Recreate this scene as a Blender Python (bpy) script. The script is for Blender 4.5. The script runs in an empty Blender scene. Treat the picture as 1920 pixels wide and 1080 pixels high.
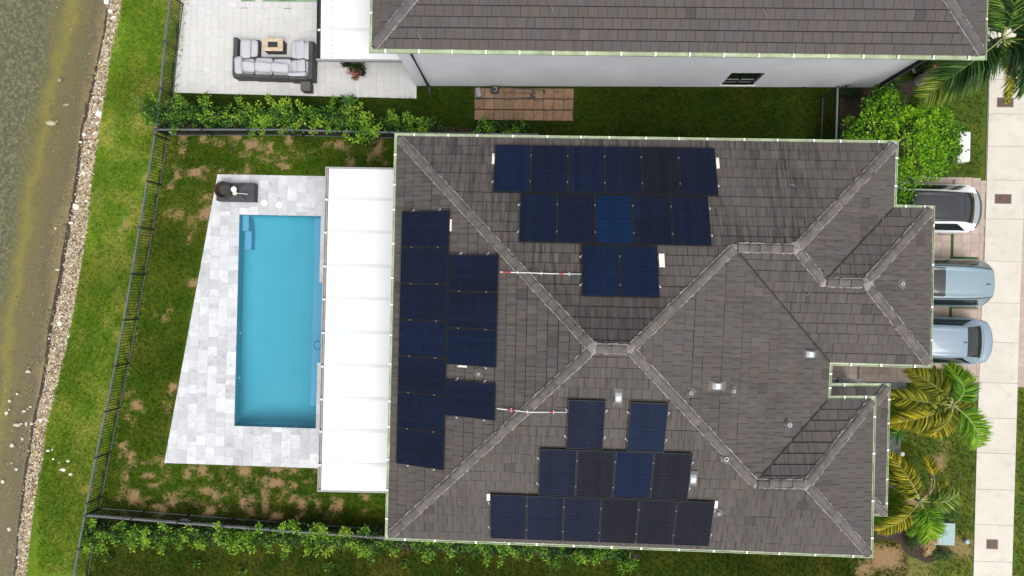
import bpy, bmesh, math, random
import numpy as np
from mathutils import Vector, Matrix
random.seed(7); rng = np.random.default_rng(7)
S = bpy.context.scene; COL = S.collection
R = math.radians

# ------------------------------------------------------------------ camera (drone, nearly straight down)
H = 28.5; F = 1300.0; X0, Y0, YAW = 1010.0, 543.0, 0.024
def _cam_rot():
    v = Vector(((X0-960)/F, -(Y0-540)/F, -1)).normalized()
    q = v.rotation_difference(Vector((0, 0, -1)))
    return Matrix.Rotation(YAW, 3, 'Z') @ q.to_matrix()
RC = _cam_rot()
cd = bpy.data.cameras.new('camera'); cd.sensor_width = 36; cd.lens = 36*F/1920; cd.clip_end = 1500; cd.clip_start = 0.5
cam = bpy.data.objects.new('camera', cd); COL.objects.link(cam)
cam.matrix_world = Matrix.Translation((0, 0, H)) @ RC.to_4x4()
S.camera = cam
# ------------------------------------------------------------------ world, sun, exposure (bright overcast)
SUN_EL, SUN_AZ = R(66), R(150)          # azimuth clockwise from +Y
w = bpy.data.worlds.new('World'); S.world = w; w.use_nodes = True
nt = w.node_tree; nt.nodes.clear()
sky = nt.nodes.new('ShaderNodeTexSky'); sky.sky_type = 'NISHITA'; sky.sun_disc = False
sky.sun_elevation = SUN_EL; sky.sun_rotation = SUN_AZ; sky.dust_density = 4; sky.air_density = 1.0
hs = nt.nodes.new('ShaderNodeHueSaturation'); hs.inputs['Saturation'].default_value = 0.22
bg = nt.nodes.new('ShaderNodeBackground'); bg.inputs[1].default_value = 0.15
wo = nt.nodes.new('ShaderNodeOutputWorld')
nt.links.new(sky.outputs[0], hs.inputs['Color']); nt.links.new(hs.outputs[0], bg.inputs[0]); nt.links.new(bg.outputs[0], wo.inputs[0])
sl = bpy.data.lights.new('sun', 'SUN'); sl.energy = 1.3; sl.angle = R(35); sl.color = (1.0, 0.965, 0.91)
so = bpy.data.objects.new('sun', sl); COL.objects.link(so); so.location = (0, 0, 60)
sd = Vector((math.sin(SUN_AZ)*math.cos(SUN_EL), math.cos(SUN_AZ)*math.cos(SUN_EL), math.sin(SUN_EL)))
so.rotation_euler = sd.to_track_quat('Z', 'Y').to_euler()
vs = S.view_settings; vs.view_transform = 'Standard'; vs.look = 'None'; vs.gamma = 1; vs.exposure = 0.7; vs.use_curve_mapping = False
S.cycles.max_bounces = 6; S.cycles.transparent_max_bounces = 12; S.cycles.use_denoising = True

# ------------------------------------------------------------------ helpers
RCn = np.array(RC)
def P(px, py, z=0.0):
    d = RCn @ np.array([(px-960)/F, -(py-540)/F, -1.0]); t = (z-H)/d[2]
    return np.array([t*d[0], t*d[1], z])
def G(px, py, z=0.0): return P(px, py, z)[:2]
def sc(r, g, b, k=1.0):
    f = lambda c: ((c/255+0.055)/1.055)**2.4 if c > 10 else c/255/12.92
    return (f(r)*k, f(g)*k, f(b)*k)
def tag(o, label=None, cat=None, group=None, kind=None):
    if label: o['label'] = label
    if cat: o['category'] = cat
    if group: o['group'] = group
    if kind: o['kind'] = kind
    return o
def empty(name, loc=(0, 0, 0), rz=0, label=None, cat=None, group=None):
    o = bpy.data.objects.new(name, None); COL.objects.link(o); o.location = loc; o.rotation_euler = (0, 0, rz)
    o.empty_display_size = 0.2
    return tag(o, label, cat, group)
def link(name, me, parent=None, loc=None):
    o = bpy.data.objects.new(name, me); COL.objects.link(o)
    if parent: o.parent = parent
    if loc is not None: o.location = loc
    return o
class MB:
    def __init__(s): s.v = []; s.f = []; s.t = []; s.uv = []
    def face(s, pts, tint=None, uv=None):
        n = len(s.v); s.v += [tuple(map(float, p)) for p in pts]; s.f.append(tuple(range(n, n+len(pts)))); s.t.append(tint); s.uv.append(uv)
    def mesh(s, pts, faces, tint=None):
        n = len(s.v); s.v += [tuple(map(float, p)) for p in pts]
        for f in faces: s.f.append(tuple(n+i for i in f)); s.t.append(tint); s.uv.append(None)
    def prism(s, poly, z0, z1, tint=None, bottom=True):
        n = len(poly)
        a = sum(poly[i][0]*poly[(i+1) % n][1]-poly[(i+1) % n][0]*poly[i][1] for i in range(n))
        if a < 0: poly = poly[::-1]
        zz0 = z0 if hasattr(z0, '__len__') else [z0]*n; zz1 = z1 if hasattr(z1, '__len__') else [z1]*n
        pts = [(p[0], p[1], z) for p, z in zip(poly, zz0)]+[(p[0], p[1], z) for p, z in zip(poly, zz1)]
        fs = [tuple(range(n, 2*n))]+([tuple(range(n-1, -1, -1))] if bottom else [])+[(i, (i+1) % n, n+(i+1) % n, n+i) for i in range(n)]
        s.mesh(pts, fs, tint)
    def box(s, c, d, rz=0.0, tint=None, tilt=None):
        x, y, z = d[0]/2, d[1]/2, d[2]/2
        pts = [Vector((sx*x, sy*y, sz*z)) for sz in (-1, 1) for sx, sy in ((-1, -1), (1, -1), (1, 1), (-1, 1))]
        M = Matrix.Rotation(rz, 3, 'Z')
        if tilt is not None: M = M @ tilt
        s.mesh([tuple(M @ p + Vector(c)) for p in pts], [(0, 3, 2, 1), (4, 5, 6, 7), (0, 1, 5, 4), (1, 2, 6, 5), (2, 3, 7, 6), (3, 0, 4, 7)], tint)
    def tube(s, path, r, n=8, cap=True, tint=None):
        path = [Vector(p) for p in path]; rr = r if hasattr(r, '__len__') else [r]*len(path)
        pts = []; m = len(path)
        for i, p in enumerate(path):
            d = (path[min(i+1, m-1)]-path[max(i-1, 0)]).normalized()
            a = d.cross(Vector((0, 0, 1))); a = a.normalized() if a.length > 1e-3 else Vector((1, 0, 0)); b = d.cross(a)
            for k in range(n):
                t = 2*math.pi*k/n; pts.append(tuple(p+(a*math.cos(t)+b*math.sin(t))*rr[i]))
        fs = [(i*n+k, i*n+(k+1) % n, (i+1)*n+(k+1) % n, (i+1)*n+k) for i in range(m-1) for k in range(n)]
        if cap: fs += [tuple(range(n)), tuple((m-1)*n+k for k in range(n-1, -1, -1))]
        s.mesh(pts, fs, tint)
    def lathe(s, prof, c=(0, 0, 0), n=24, tint=None):
        pts = []; m = len(prof)
        for r, z in prof:
            for k in range(n):
                t = 2*math.pi*k/n; pts.append((c[0]+r*math.cos(t), c[1]+r*math.sin(t), c[2]+z))
        fs = [(i*n+k, i*n+(k+1) % n, (i+1)*n+(k+1) % n, (i+1)*n+k) for i in range(m-1) for k in range(n)]
        fs += [tuple(range(n-1, -1, -1)), tuple((m-1)*n+k for k in range(n))]
        s.mesh(pts, fs, tint)
    def data(s, name, mat, smooth=False):
        me = bpy.data.meshes.new(name); me.from_pydata(s.v, [], s.f)
        if any(t is not None for t in s.t):
            at = me.attributes.new('tint', 'FLOAT_COLOR', 'FACE')
            at.data.foreach_set('color', [c for t in s.t for c in ((*t, 1.0) if t is not None else (1, 1, 1, 1))])
        if any(u is not None for u in s.uv):
            ul = me.uv_layers.new(name='UVMap'); k = 0
            for f, u in zip(s.f, s.uv):
                for i in range(len(f)):
                    if u is not None: ul.data[k].uv = u[i]
                    k += 1
        if mat: me.materials.append(mat)
        if smooth: me.shade_smooth()
        return me
    def build(s, name, mat, parent=None, loc=None, smooth=False, bevel=0, kind=None):
        me = s.data(name, mat, smooth)
        o = link(name, me, parent, loc)
        if bevel:
            b = o.modifiers.new('bevel', 'BEVEL'); b.width = bevel; b.segments = 2; b.limit_method = 'ANGLE'
        if kind: o['kind'] = kind
        return o
def clip(poly, x0, x1, y0, y1):
    def half(pl, ax, lim, keep_lo):
        out = []
        for i in range(len(pl)):
            a, b = pl[i-1], pl[i]
            ia = (a[ax] <= lim) if keep_lo else (a[ax] >= lim); ib = (b[ax] <= lim) if keep_lo else (b[ax] >= lim)
            if ia != ib:
                t = (lim-a[ax])/(b[ax]-a[ax]); out.append((a[0]+(b[0]-a[0])*t, a[1]+(b[1]-a[1])*t))
            if ib: out.append(b)
        return out
    for ax, lim, lo in ((0, x0, 0), (0, x1, 1), (1, y0, 0), (1, y1, 1)):
        poly = half(poly, ax, lim, lo)
        if len(poly) < 3: return []
    out = []
    for p in poly:
        if not out or abs(p[0]-out[-1][0])+abs(p[1]-out[-1][1]) > 1e-4: out.append(p)
    if len(out) > 2 and abs(out[0][0]-out[-1][0])+abs(out[0][1]-out[-1][1]) < 1e-4: out.pop()
    return out if len(out) > 2 else []
def area(p): return abs(sum(p[i-1][0]*p[i][1]-p[i][0]*p[i-1][1] for i in range(len(p))))/2
def inside(p, poly):
    c = False
    for i in range(len(poly)):
        a, b = poly[i-1], poly[i]
        if (a[1] > p[1]) != (b[1] > p[1]) and p[0] < (b[0]-a[0])*(p[1]-a[1])/(b[1]-a[1])+a[0]: c = not c
    return c
def inset(poly, d):
    """mitred inset of a closed plan polygon (towards its inside)"""
    n = len(poly); p = [np.array(q[:2], float) for q in poly]
    ccw = sum(p[i-1][0]*p[i][1]-p[i][0]*p[i-1][1] for i in range(n)) > 0
    out = []
    for i in range(n):
        a = p[i]-p[i-1]; b = p[(i+1) % n]-p[i]; a = a/np.linalg.norm(a); b = b/np.linalg.norm(b)
        na = np.array([-a[1], a[0]]); nb = np.array([-b[1], b[0]])
        if not ccw: na, nb = -na, -nb
        m = (na+nb)/(1+na@nb); out.append(p[i]+m*d)
    return out

# ------------------------------------------------------------------ materials (all procedural)
def nodes(name):
    m = bpy.data.materials.new(name); m.use_nodes = True; t = m.node_tree
    return m, t, t.nodes['Principled BSDF'], t.nodes.new, t.links.new
def mix(t, a, b, fac, mode='MIX'):
    n = t.nodes.new('ShaderNodeMix'); n.data_type = 'RGBA'; n.blend_type = mode
    for s, v in ((n.inputs[0], fac), (n.inputs[6], a), (n.inputs[7], b)):
        if isinstance(v, (int, float)): s.default_value = v
        elif isinstance(v, tuple): s.default_value = (*v, 1) if len(v) == 3 else v
        else: t.links.new(v, s)
    return n.outputs[2]
def noise(t, scale, detail=4, coord=None, rough=0.55, vec=None):
    n = t.nodes.new('ShaderNodeTexNoise'); n.inputs['Scale'].default_value = scale; n.inputs['Detail'].default_value = detail; n.inputs['Roughness'].default_value = rough
    if coord is not None: t.links.new(coord, n.inputs['Vector'])
    return n.outputs['Fac']
def ramp(t, fac, stops):
    n = t.nodes.new('ShaderNodeValToRGB'); e = n.color_ramp.elements
    while len(e) < len(stops): e.new(0.5)
    for k, (p, c) in zip(e, stops):
        k.position = p; k.color = (*c, 1) if hasattr(c, '__len__') else (c, c, c, 1)
    t.links.new(fac, n.inputs[0]); return n.outputs[0]
def pos(t): return t.nodes.new('ShaderNodeNewGeometry').outputs['Position']
def bump(t, b, h, strength, dist=0.01):
    n = t.nodes.new('ShaderNodeBump'); n.inputs['Strength'].default_value = strength; n.inputs['Distance'].default_value = dist
    t.links.new(h, n.inputs['Height']); t.links.new(n.outputs[0], b.inputs['Normal'])
def mul(c, k): return tuple(x*k for x in c)
def M(name, c, rough=0.6, var=0.12, scale=3.0, fine=40, bmp=0.15, metal=0.0, spec=0.5, rnd=0.0, coat=0.0):
    m, t, b, N, L = nodes(name); p = pos(t)
    col = mix(t, mul(c, 1-var), mul(c, 1+var), ramp(t, noise(t, scale, 5, p), [(0.3, 0.0), (0.7, 1.0)]))
    col = mix(t, col, mul(c, 1-var*1.3), ramp(t, noise(t, fine, 3, p), [(0.5, 0.0), (0.8, 0.55)]))
    if rnd:
        oi = N('ShaderNodeObjectInfo'); col = mix(t, col, ramp(t, oi.outputs['Random'], [(0, 1-rnd), (1, 1+rnd)]), 1.0, 'MULTIPLY')
    L(col, b.inputs['Base Color']); b.inputs['Roughness'].default_value = rough; b.inputs['Metallic'].default_value = metal
    b.inputs['Specular IOR Level'].default_value = spec; b.inputs['Coat Weight'].default_value = coat
    if bmp: bump(t, b, noise(t, fine, 3, p), bmp, 0.01)
    return m
def M_tile(name, c, streak=0.5, topmoss=False):
    m, t, b, N, L = nodes(name); p = pos(t)
    at = N('ShaderNodeAttribute'); at.attribute_name = 'tint'
    uv = N('ShaderNodeUVMap')
    mp = N('ShaderNodeMapping'); mp.inputs['Scale'].default_value = (9, 0.75, 1); L(uv.outputs[0], mp.inputs[0])
    st = noise(t, 1.0, 6, mp.outputs[0], 0.65)
    big = noise(t, 0.45, 3, p)
    smask = N('ShaderNodeMath'); smask.operation = 'MULTIPLY'
    L(ramp(t, st, [(0.42, 0.0), (0.62, 1.0)]), smask.inputs[0]); L(ramp(t, big, [(0.36, 0.22), (0.58, 1.0)]), smask.inputs[1])
    sm2 = N('ShaderNodeMath'); sm2.operation = 'MULTIPLY'; sm2.inputs[1].default_value = streak; L(smask.outputs[0], sm2.inputs[0])
    if topmoss:
        sx = N('ShaderNodeSeparateXYZ'); L(uv.outputs[0], sx.inputs[0]); av = N('ShaderNodeMath'); av.operation = 'MULTIPLY_ADD'; av.inputs[1].default_value = .125; L(sx.outputs[1], av.inputs[0])
        nv_ = N('ShaderNodeMath'); nv_.operation = 'MULTIPLY_ADD'; nv_.inputs[1].default_value = .3; nv_.inputs[2].default_value = -.15; L(noise(t, 1.2, 5, p), nv_.inputs[0]); L(nv_.outputs[0], av.inputs[2])
        mx = N('ShaderNodeMath'); mx.operation = 'MAXIMUM'; L(sm2.outputs[0], mx.inputs[0])
        tm = N('ShaderNodeMath'); tm.operation = 'MULTIPLY'; L(ramp(t, av.outputs[0], [(.60, 0.), (.76, .8)]), tm.inputs[0]); L(ramp(t, st, [(.34, .25), (.55, 1.)]), tm.inputs[1]); L(tm.outputs[0], mx.inputs[1]); sm2 = mx
    col = mix(t, mul(c, 0.9), mul(c, 1.12), noise(t, 6, 4, p))
    col = mix(t, col, at.outputs['Color'], 1.0, 'MULTIPLY')
    col = mix(t, col, mul(c, 0.28), sm2.outputs[0])
    col = mix(t, col, mul(c, 1.5), ramp(t, noise(t, 60, 2, p), [(0.62, 0.0), (0.8, 0.35)]))
    L(col, b.inputs['Base Color']); b.inputs['Roughness'].default_value = 0.85; b.inputs['Specular IOR Level'].default_value = 0.3
    bump(t, b, noise(t, 70, 3, p), 0.35, 0.008)
    return m
def M_leaf(name, rough=0.45):
    m, t, b, N, L = nodes(name)
    at = N('ShaderNodeAttribute'); at.attribute_name = 'tint'; p = pos(t)
    col = mix(t, at.outputs['Color'], (0.75, 0.8, 0.6), ramp(t, noise(t, 9, 2, p), [(0.45, 0.0), (0.75, 0.5)]), 'MULTIPLY')
    L(col, b.inputs['Base Color']); b.inputs['Roughness'].default_value = rough; b.inputs['Specular IOR Level'].default_value = 0.22
    tr = N('ShaderNodeBsdfTranslucent'); L(col, tr.inputs[0]); ms = N('ShaderNodeMixShader'); ms.inputs[0].default_value = 0.28
    out = t.nodes['Material Output']; L(b.outputs[0], ms.inputs[1]); L(tr.outputs[0], ms.inputs[2]); L(ms.outputs[0], out.inputs[0])
    return m
def M_lawn(name):
    m, t, b, N, L = nodes(name); p = pos(t)
    g = N('ShaderNodeAttribute'); g.attribute_name = 'gcol'; d = N('ShaderNodeAttribute'); d.attribute_name = 'dry'
    n1 = noise(t, 22, 4, p, 0.7); n2 = noise(t, 1.3, 4, p); n3 = noise(t, 60, 3, p, 0.8)
    col = mix(t, mix(t, g.outputs['Color'], (0.42, 0.42, 0.4), 1.0, 'MULTIPLY'), g.outputs['Color'], ramp(t, n1, [(0.34, 0.0), (0.62, 1.0)]))
    col = mix(t, col, mix(t, g.outputs['Color'], (1.7, 1.35, 1.1), 1.0, 'MULTIPLY'), ramp(t, n3, [(0.55, 0.0), (0.75, 0.7)]))
    col = mix(t, col, mix(t, col, (1.45, 1.12, 0.9), 1.0, 'MULTIPLY'), ramp(t, n2, [(0.4, 0.0), (0.68, 1.0)]))
    dm = N('ShaderNodeMath'); dm.operation = 'ADD'; L(d.outputs['Fac'], dm.inputs[0])
    dn = N('ShaderNodeMath'); dn.operation = 'MULTIPLY_ADD'; dn.inputs[1].default_value = 2.2; dn.inputs[2].default_value = -1.1; L(noise(t, 8, 8, p, 0.75), dn.inputs[0]); L(dn.outputs[0], dm.inputs[1])
    straw = mix(t, sc(112, 86, 60, 0.66), sc(192, 160, 120, 0.66), ramp(t, noise(t, 45, 4, p, 0.8), [(0.38, 0.0), (0.62, 1.0)]))
    col = mix(t, col, straw, ramp(t, dm.outputs[0], [(0.28, 0.0), (0.80, 0.92)]))
    L(col, b.inputs['Base Color']); b.inputs['Roughness'].default_value = 0.9; b.inputs['Specular IOR Level'].default_value = 0.04
    bump(t, b, n3, 0.6, 0.03)
    return m
def M_blade(name):
    m, t, b, N, L = nodes(name)
    at = N('ShaderNodeAttribute'); at.attribute_type = 'INSTANCER'; at.attribute_name = 'gcol'
    oi = N('ShaderNodeObjectInfo')
    col = mix(t, at.outputs['Color'], ramp(t, oi.outputs['Random'], [(0, (0.6, 0.62, 0.5)), (0.6, (1.05, 1.0, 0.9)), (1, (1.75, 1.4, 1.1))]), 1.0, 'MULTIPLY')
    L(col, b.inputs['Base Color']); b.inputs['Roughness'].default_value = 0.8; b.inputs['Specular IOR Level'].default_value = 0.06
    return m
def M_stone(name, c1, c2, c3, scale=2.2, rnd=0.08, rough=0.7):
    """mottled stone, pattern shifted by each slab's random number"""
    m, t, b, N, L = nodes(name); oi = N('ShaderNodeObjectInfo')
    vm = N('ShaderNodeVectorMath'); vm.operation = 'MULTIPLY_ADD'; vm.inputs[1].default_value = (37, 91, 53)
    L(oi.outputs['Random'], vm.inputs[0]); L(pos(t), vm.inputs[2])
    v = vm.outputs[0]
    col = mix(t, c1, c2, ramp(t, noise(t, scale, 6, v, 0.65), [(0.35, 0.0), (0.65, 1.0)]))
    col = mix(t, col, c3, ramp(t, noise(t, scale*3.1, 6, v, 0.7), [(0.52, 0.0), (0.75, 0.75)]))
    col = mix(t, col, ramp(t, oi.outputs['Random'], [(0, 1-rnd), (0.5, 1.0), (1, 1+rnd)]), 1.0, 'MULTIPLY')
    L(col, b.inputs['Base Color']); b.inputs['Roughness'].default_value = rough; b.inputs['Specular IOR Level'].default_value = 0.3
    bump(t, b, noise(t, 35, 4, v), 0.2, 0.006)
    return m
def M_glass_water(name, tint, absorb=None, rip=0.05, rscale=6):
    m, t, b, N, L = nodes(name); t.nodes.remove(b)
    tr = N('ShaderNodeBsdfTransparent'); tr.inputs[0].default_value = (*tint, 1)
    gl = N('ShaderNodeBsdfGlossy'); gl.inputs['Roughness'].default_value = 0.04
    fr = N('ShaderNodeFresnel'); fr.inputs[0].default_value = 1.33
    bp = N('ShaderNodeBump'); bp.inputs['Strength'].default_value = rip; bp.inputs['Distance'].default_value = 0.05
    L(noise(t, rscale, 3, pos(t)), bp.inputs['Height'])
    for n in (gl, fr): L(bp.outputs[0], n.inputs['Normal'])
    ms = N('ShaderNodeMixShader'); out = t.nodes['Material Output']
    L(fr.outputs[0], ms.inputs[0]); L(tr.outputs[0], ms.inputs[1]); L(gl.outputs[0], ms.inputs[2]); L(ms.outputs[0], out.inputs[0])
    if absorb:
        va = N('ShaderNodeVolumeAbsorption'); va.inputs[0].default_value = (*absorb[0], 1); va.inputs[1].default_value = absorb[1]; L(va.outputs[0], out.inputs['Volume'])
    return m
def M_bed(name):
    m, t, b, N, L = nodes(name); p = pos(t)
    dp = N('ShaderNodeAttribute'); dp.attribute_name = 'deep'
    wob = N('ShaderNodeMath'); wob.operation = 'MULTIPLY_ADD'; wob.inputs[1].default_value = 0.42; L(noise(t, 0.8, 7, p, 0.68), wob.inputs[0]); 
    sub = N('ShaderNodeMath'); sub.operation = 'SUBTRACT'; sub.inputs[1].default_value = 0.21; L(dp.outputs['Fac'], sub.inputs[0]); L(sub.outputs[0], wob.inputs[2])
    mud = ramp(t, wob.outputs[0], [(0.0, sc(158, 138, 100, .50)), (0.10, sc(128, 114, 86, .50)), (0.24, sc(136, 122, 82, .50)), (0.33, sc(138, 126, 76, .50)), (0.42, sc(164, 152, 66, .50)), (0.52, sc(128, 120, 68, .50)), (0.64, sc(96, 96, 64, .50)), (1.0, sc(98, 96, 62, .50))])
    mp = N('ShaderNodeMapping'); mp.inputs['Rotation'].default_value = (0, 0, 0.3); L(p, mp.inputs[0])
    weed = noise(t, 5.5, 9, mp.outputs[0], 0.82)
    wmask = N('ShaderNodeMath'); wmask.operation = 'MULTIPLY'; L(ramp(t, weed, [(0.47, 0.0), (0.57, 1.0)]), wmask.inputs[0]); L(ramp(t, wob.outputs[0], [(0.46, 0.06), (0.62, 1.0)]), wmask.inputs[1])
    col = mix(t, mud, sc(142, 136, 108, .62), wmask.outputs[0])
    col = mix(t, col, sc(44, 42, 32, .5), ramp(t, noise(t, 10, 9, p, 0.85), [(0.48, 0.0), (0.64, 0.5)]))
    col = mix(t, col, sc(165, 150, 118, .6), ramp(t, noise(t, 24, 7, p, 0.85), [(0.54, 0.0), (0.66, 0.8)]))
    L(col, b.inputs['Base Color']); b.inputs['Roughness'].default_value = 0.9
    bump(t, b, weed, 0.5, 0.05)
    return m
def M_tint(name, rough=0.7, fine=30, bmp=0.2, k=1.0, spec=0.5, coat=0.0):
    m, t, b, N, L = nodes(name); p = pos(t)
    at = N('ShaderNodeAttribute'); at.attribute_name = 'tint'
    col = mix(t, at.outputs['Color'], (0.72, 0.72, 0.72), ramp(t, noise(t, fine, 4, p), [(0.45, 0.0), (0.7, 1.0)]), 'MULTIPLY')
    L(col, b.inputs['Base Color']); b.inputs['Roughness'].default_value = rough; b.inputs['Specular IOR Level'].default_value = spec; b.inputs['Coat Weight'].default_value = coat
    if bmp: bump(t, b, noise(t, fine, 3, p), bmp, 0.01)
    return m

TILE = (0.070, 0.0615, 0.0570)
m_tile = M_tile('roof_tile', TILE, 0.5); m_tileN = M_tile('roof_tile_mossy', mul(TILE, 1.02), 0.95, True)
m_tile2 = M_tile('roof_tile_neighbour', (0.068, 0.0595, 0.0565), 0.2)
m_ridge = M('ridge_tile', (0.082, 0.072, 0.066), 0.85, 0.28, 5, 50, 0.3, rnd=0.2)
m_mortar = M('mortar', (0.19, 0.172, 0.16), 0.9, 0.22, 6, 40, 0.5)
m_deck = M('roof_underlay', (0.012, 0.011, 0.011), 0.9, 0.1, 2, 20, 0)
m_gut = M('gutter_paint', (0.31, 0.37, 0.235), 0.5, 0.3, 1.6, 9, 0.05)
m_strap = M('gutter_strap', (0.72, 0.73, 0.72), 0.4, 0.05, 5, 30, 0)
m_stucco = M('white_stucco', (0.56, 0.575, 0.60), 0.9, 0.09, 0.5, 45, 0.25, spec=0.2)
m_soffit = M('soffit', (0.55, 0.55, 0.53), 0.8, 0.05, 2, 30, 0.05)
m_black = M('black_paint', (0.018, 0.019, 0.021), 0.4, 0.15, 4, 30, 0.05)
m_fence = M('fence_metal', (0.012, 0.013, 0.014), 0.45, 0.2, 4, 30, 0.05)
m_rail = M('fence_rail', (0.075, 0.083, 0.092), 0.5, 0.2, 3, 30, 0.05)
m_white = M('white_panel', (0.56, 0.57, 0.58), 0.35, 0.02, 0.6, 8, 0.0)
m_seam = M('panel_seam', (0.475, 0.485, 0.495), 0.4, 0.03, 1, 8, 0.0)
m_alu = M('grey_trim', (0.23, 0.23, 0.23), 0.5, 0.15, 3, 20, 0.05)
m_beige = M('beige_trim', (0.30, 0.275, 0.255), 0.6, 0.15, 3, 20, 0.05)
m_trav = M_stone('travertine', sc(235, 237, 240, 0.54), sc(216, 219, 223, 0.54), sc(172, 177, 184, 0.54), 1.4, 0.15)
m_patio = M_stone('pale_paver', sc(232, 231, 229, 0.56), sc(224, 223, 220, 0.56), sc(210, 209, 206, 0.56), 1.5, 0.035)
m_grout = M('grout', (0.20, 0.195, 0.19), 0.9, 0.1, 3, 30, 0.1)
m_grout2 = M('driveway_joint', (0.16, 0.13, 0.105), 0.9, 0.15, 3, 30, 0.1)
m_drive = M_stone('driveway_paver', sc(200, 182, 168, 0.62), sc(188, 168, 155, 0.62), sc(160, 142, 130, 0.62), 2.0, 0.06)
m_red = M_stone('terracotta_paver', sc(158, 124, 100, 0.64), sc(132, 106, 78, 0.64), sc(48, 38, 28, 0.55), 1.6, 0.12)
m_conc = M_stone('sidewalk_concrete', sc(226, 221, 209, 0.62), sc(217, 211, 198, 0.62), sc(192, 186, 172, 0.62), 0.9, 0.03, 0.85)
m_lawn = M_lawn('lawn')
m_blade = M_blade('grass_blade')
m_bed = M_bed('lake_bed')
m_lake = M_glass_water('lake_water', (0.92, 0.94, 0.86), None, 0.08, 5)
m_pool = M_glass_water('pool_water', (0.62, 0.90, 0.95), None, 0.05, 3.0)
m_plaster = M('pool_plaster', (0.108, 0.315, 0.39), 0.7, 0.03, 1.2, 20, 0.02)
m_step = M('pool_step', (0.21, 0.33, 0.46), 0.7, 0.03, 1.2, 20, 0.02)
m_gravel = M_tint('gravel', 0.9, 25, 0.3)
def M_shore():
    m, t, b, N, L = nodes('shore_dirt'); p = pos(t); d = N('ShaderNodeAttribute'); d.attribute_name = 'deep'
    ad = N('ShaderNodeMath'); ad.operation = 'MULTIPLY_ADD'; ad.inputs[1].default_value = 0.5; L(noise(t, 2.2, 6, p, .7), ad.inputs[0]); L(d.outputs['Fac'], ad.inputs[2])
    col = mix(t, (0.26, 0.21, 0.15), (0.36, 0.31, 0.24), ramp(t, noise(t, 9, 5, p), [(.35, 0.), (.65, 1.)]))
    col = mix(t, col, (0.035, 0.024, 0.014), ramp(t, ad.outputs[0], [(.98, 0.), (1.05, 1.)]))
    L(col, b.inputs['Base Color']); b.inputs['Roughness'].default_value = .9; bump(t, b, noise(t, 18, 6, p, .8), .6, .03); return m
m_shore = M_shore()
m_leaf = M_leaf('leaf'); m_frond = M_leaf('frond', 0.5)
m_bark = M('bark', (0.12, 0.09, 0.065), 0.9, 0.3, 6, 30, 0.5)
m_ptrunk = M('palm_trunk', (0.26, 0.25, 0.235), 0.9, 0.25, 6, 30, 0.4)
m_cell = M_tint('solar_cell', 0.2, 20, 0, spec=0.12)
m_pframe = M('panel_frame', (0.012, 0.013, 0.016), 0.35, 0.1, 3, 20, 0, metal=0.3)
m_metal = M('galvanised', (0.40, 0.44, 0.45), 0.35, 0.1, 6, 30, 0.05, metal=0.5)
m_clamp = M('clamp', (0.50, 0.50, 0.49), 0.4, 0.05, 6, 30, 0)
m_clampd = M('clamp_dark', (0.10, 0.10, 0.105), 0.4, 0.1, 6, 30, 0)
m_cream = M('cream_cover', (0.70, 0.63, 0.55), 0.6, 0.05, 6, 30, 0)
m_redband = M('red_band', (0.5, 0.05, 0.06), 0.5, 0.05, 6, 30, 0)
m_glass = M('dark_glass', (0.008, 0.011, 0.012), 0.06, 0.2, 2, 10, 0, spec=0.6)
m_wicker = M('grey_wicker', (0.040, 0.038, 0.038), 0.7, 0.3, 6, 70, 0.5)
m_cush = M('cushion_fabric', (0.37, 0.375, 0.40), 0.95, 0.06, 5, 60, 0.3, spec=0.1)
m_wood = M('fire_table_wood', (0.42, 0.33, 0.23), 0.6, 0.2, 5, 40, 0.2)
m_iron = M('meter_lid', (0.085, 0.048, 0.035), 0.8, 0.25, 6, 40, 0.3)
m_box = M('utility_green', (0.19, 0.27, 0.275), 0.5, 0.06, 3, 30, 0.05)
m_plast = M('white_plastic', (0.60, 0.60, 0.59), 0.5, 0.03, 3, 30, 0)
m_brown = M('brown_wicker', (0.035, 0.02, 0.016), 0.6, 0.3, 6, 50, 0.4)
m_char = M('charcoal_fabric', (0.035, 0.036, 0.04), 0.75, 0.25, 5, 30, 0.3)
m_turf = M('turf_strip', (0.035, 0.085, 0.018), 0.95, 0.3, 20, 90, 0.6, spec=0.1)
m_mulch = M('mulch', (0.045, 0.034, 0.026), 0.95, 0.4, 12, 50, 0.8, spec=0.1)
m_grav2 = M('grey_gravel', (0.14, 0.145, 0.15), 0.95, 0.4, 14, 50, 0.8, spec=0.1)
def paint(name, c, rough=0.3): return M(name, c, rough, 0.02, 1.0, 12, 0, spec=0.5, coat=0.6)
m_pw = paint('car_white', (0.62, 0.635, 0.65)); m_pb = paint('car_light_blue', sc(152, 180, 193, 0.47)); m_pg = paint('car_blue_grey', sc(154, 176, 196, 0.48))
m_tyre = M('tyre', (0.02, 0.02, 0.02), 0.85, 0.1, 5, 40, 0.2); m_rim = M('wheel_rim', (0.4, 0.41, 0.42), 0.35, 0.1, 5, 30, 0, metal=0.8)
m_tail = M('tail_light', (0.35, 0.015, 0.02), 0.15, 0.1, 5, 30, 0, coat=0.5); m_tail2 = M('tail_light_dark', (0.12, 0.015, 0.012), 0.15, 0.1, 5, 30, 0, coat=0.5)
m_trim = M('car_trim', (0.035, 0.045, 0.055), 0.45, 0.1, 5, 30, 0)
m_silver = M('spoiler_grey', (0.45, 0.49, 0.52), 0.35, 0.05, 5, 30, 0, coat=0.4)

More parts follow.
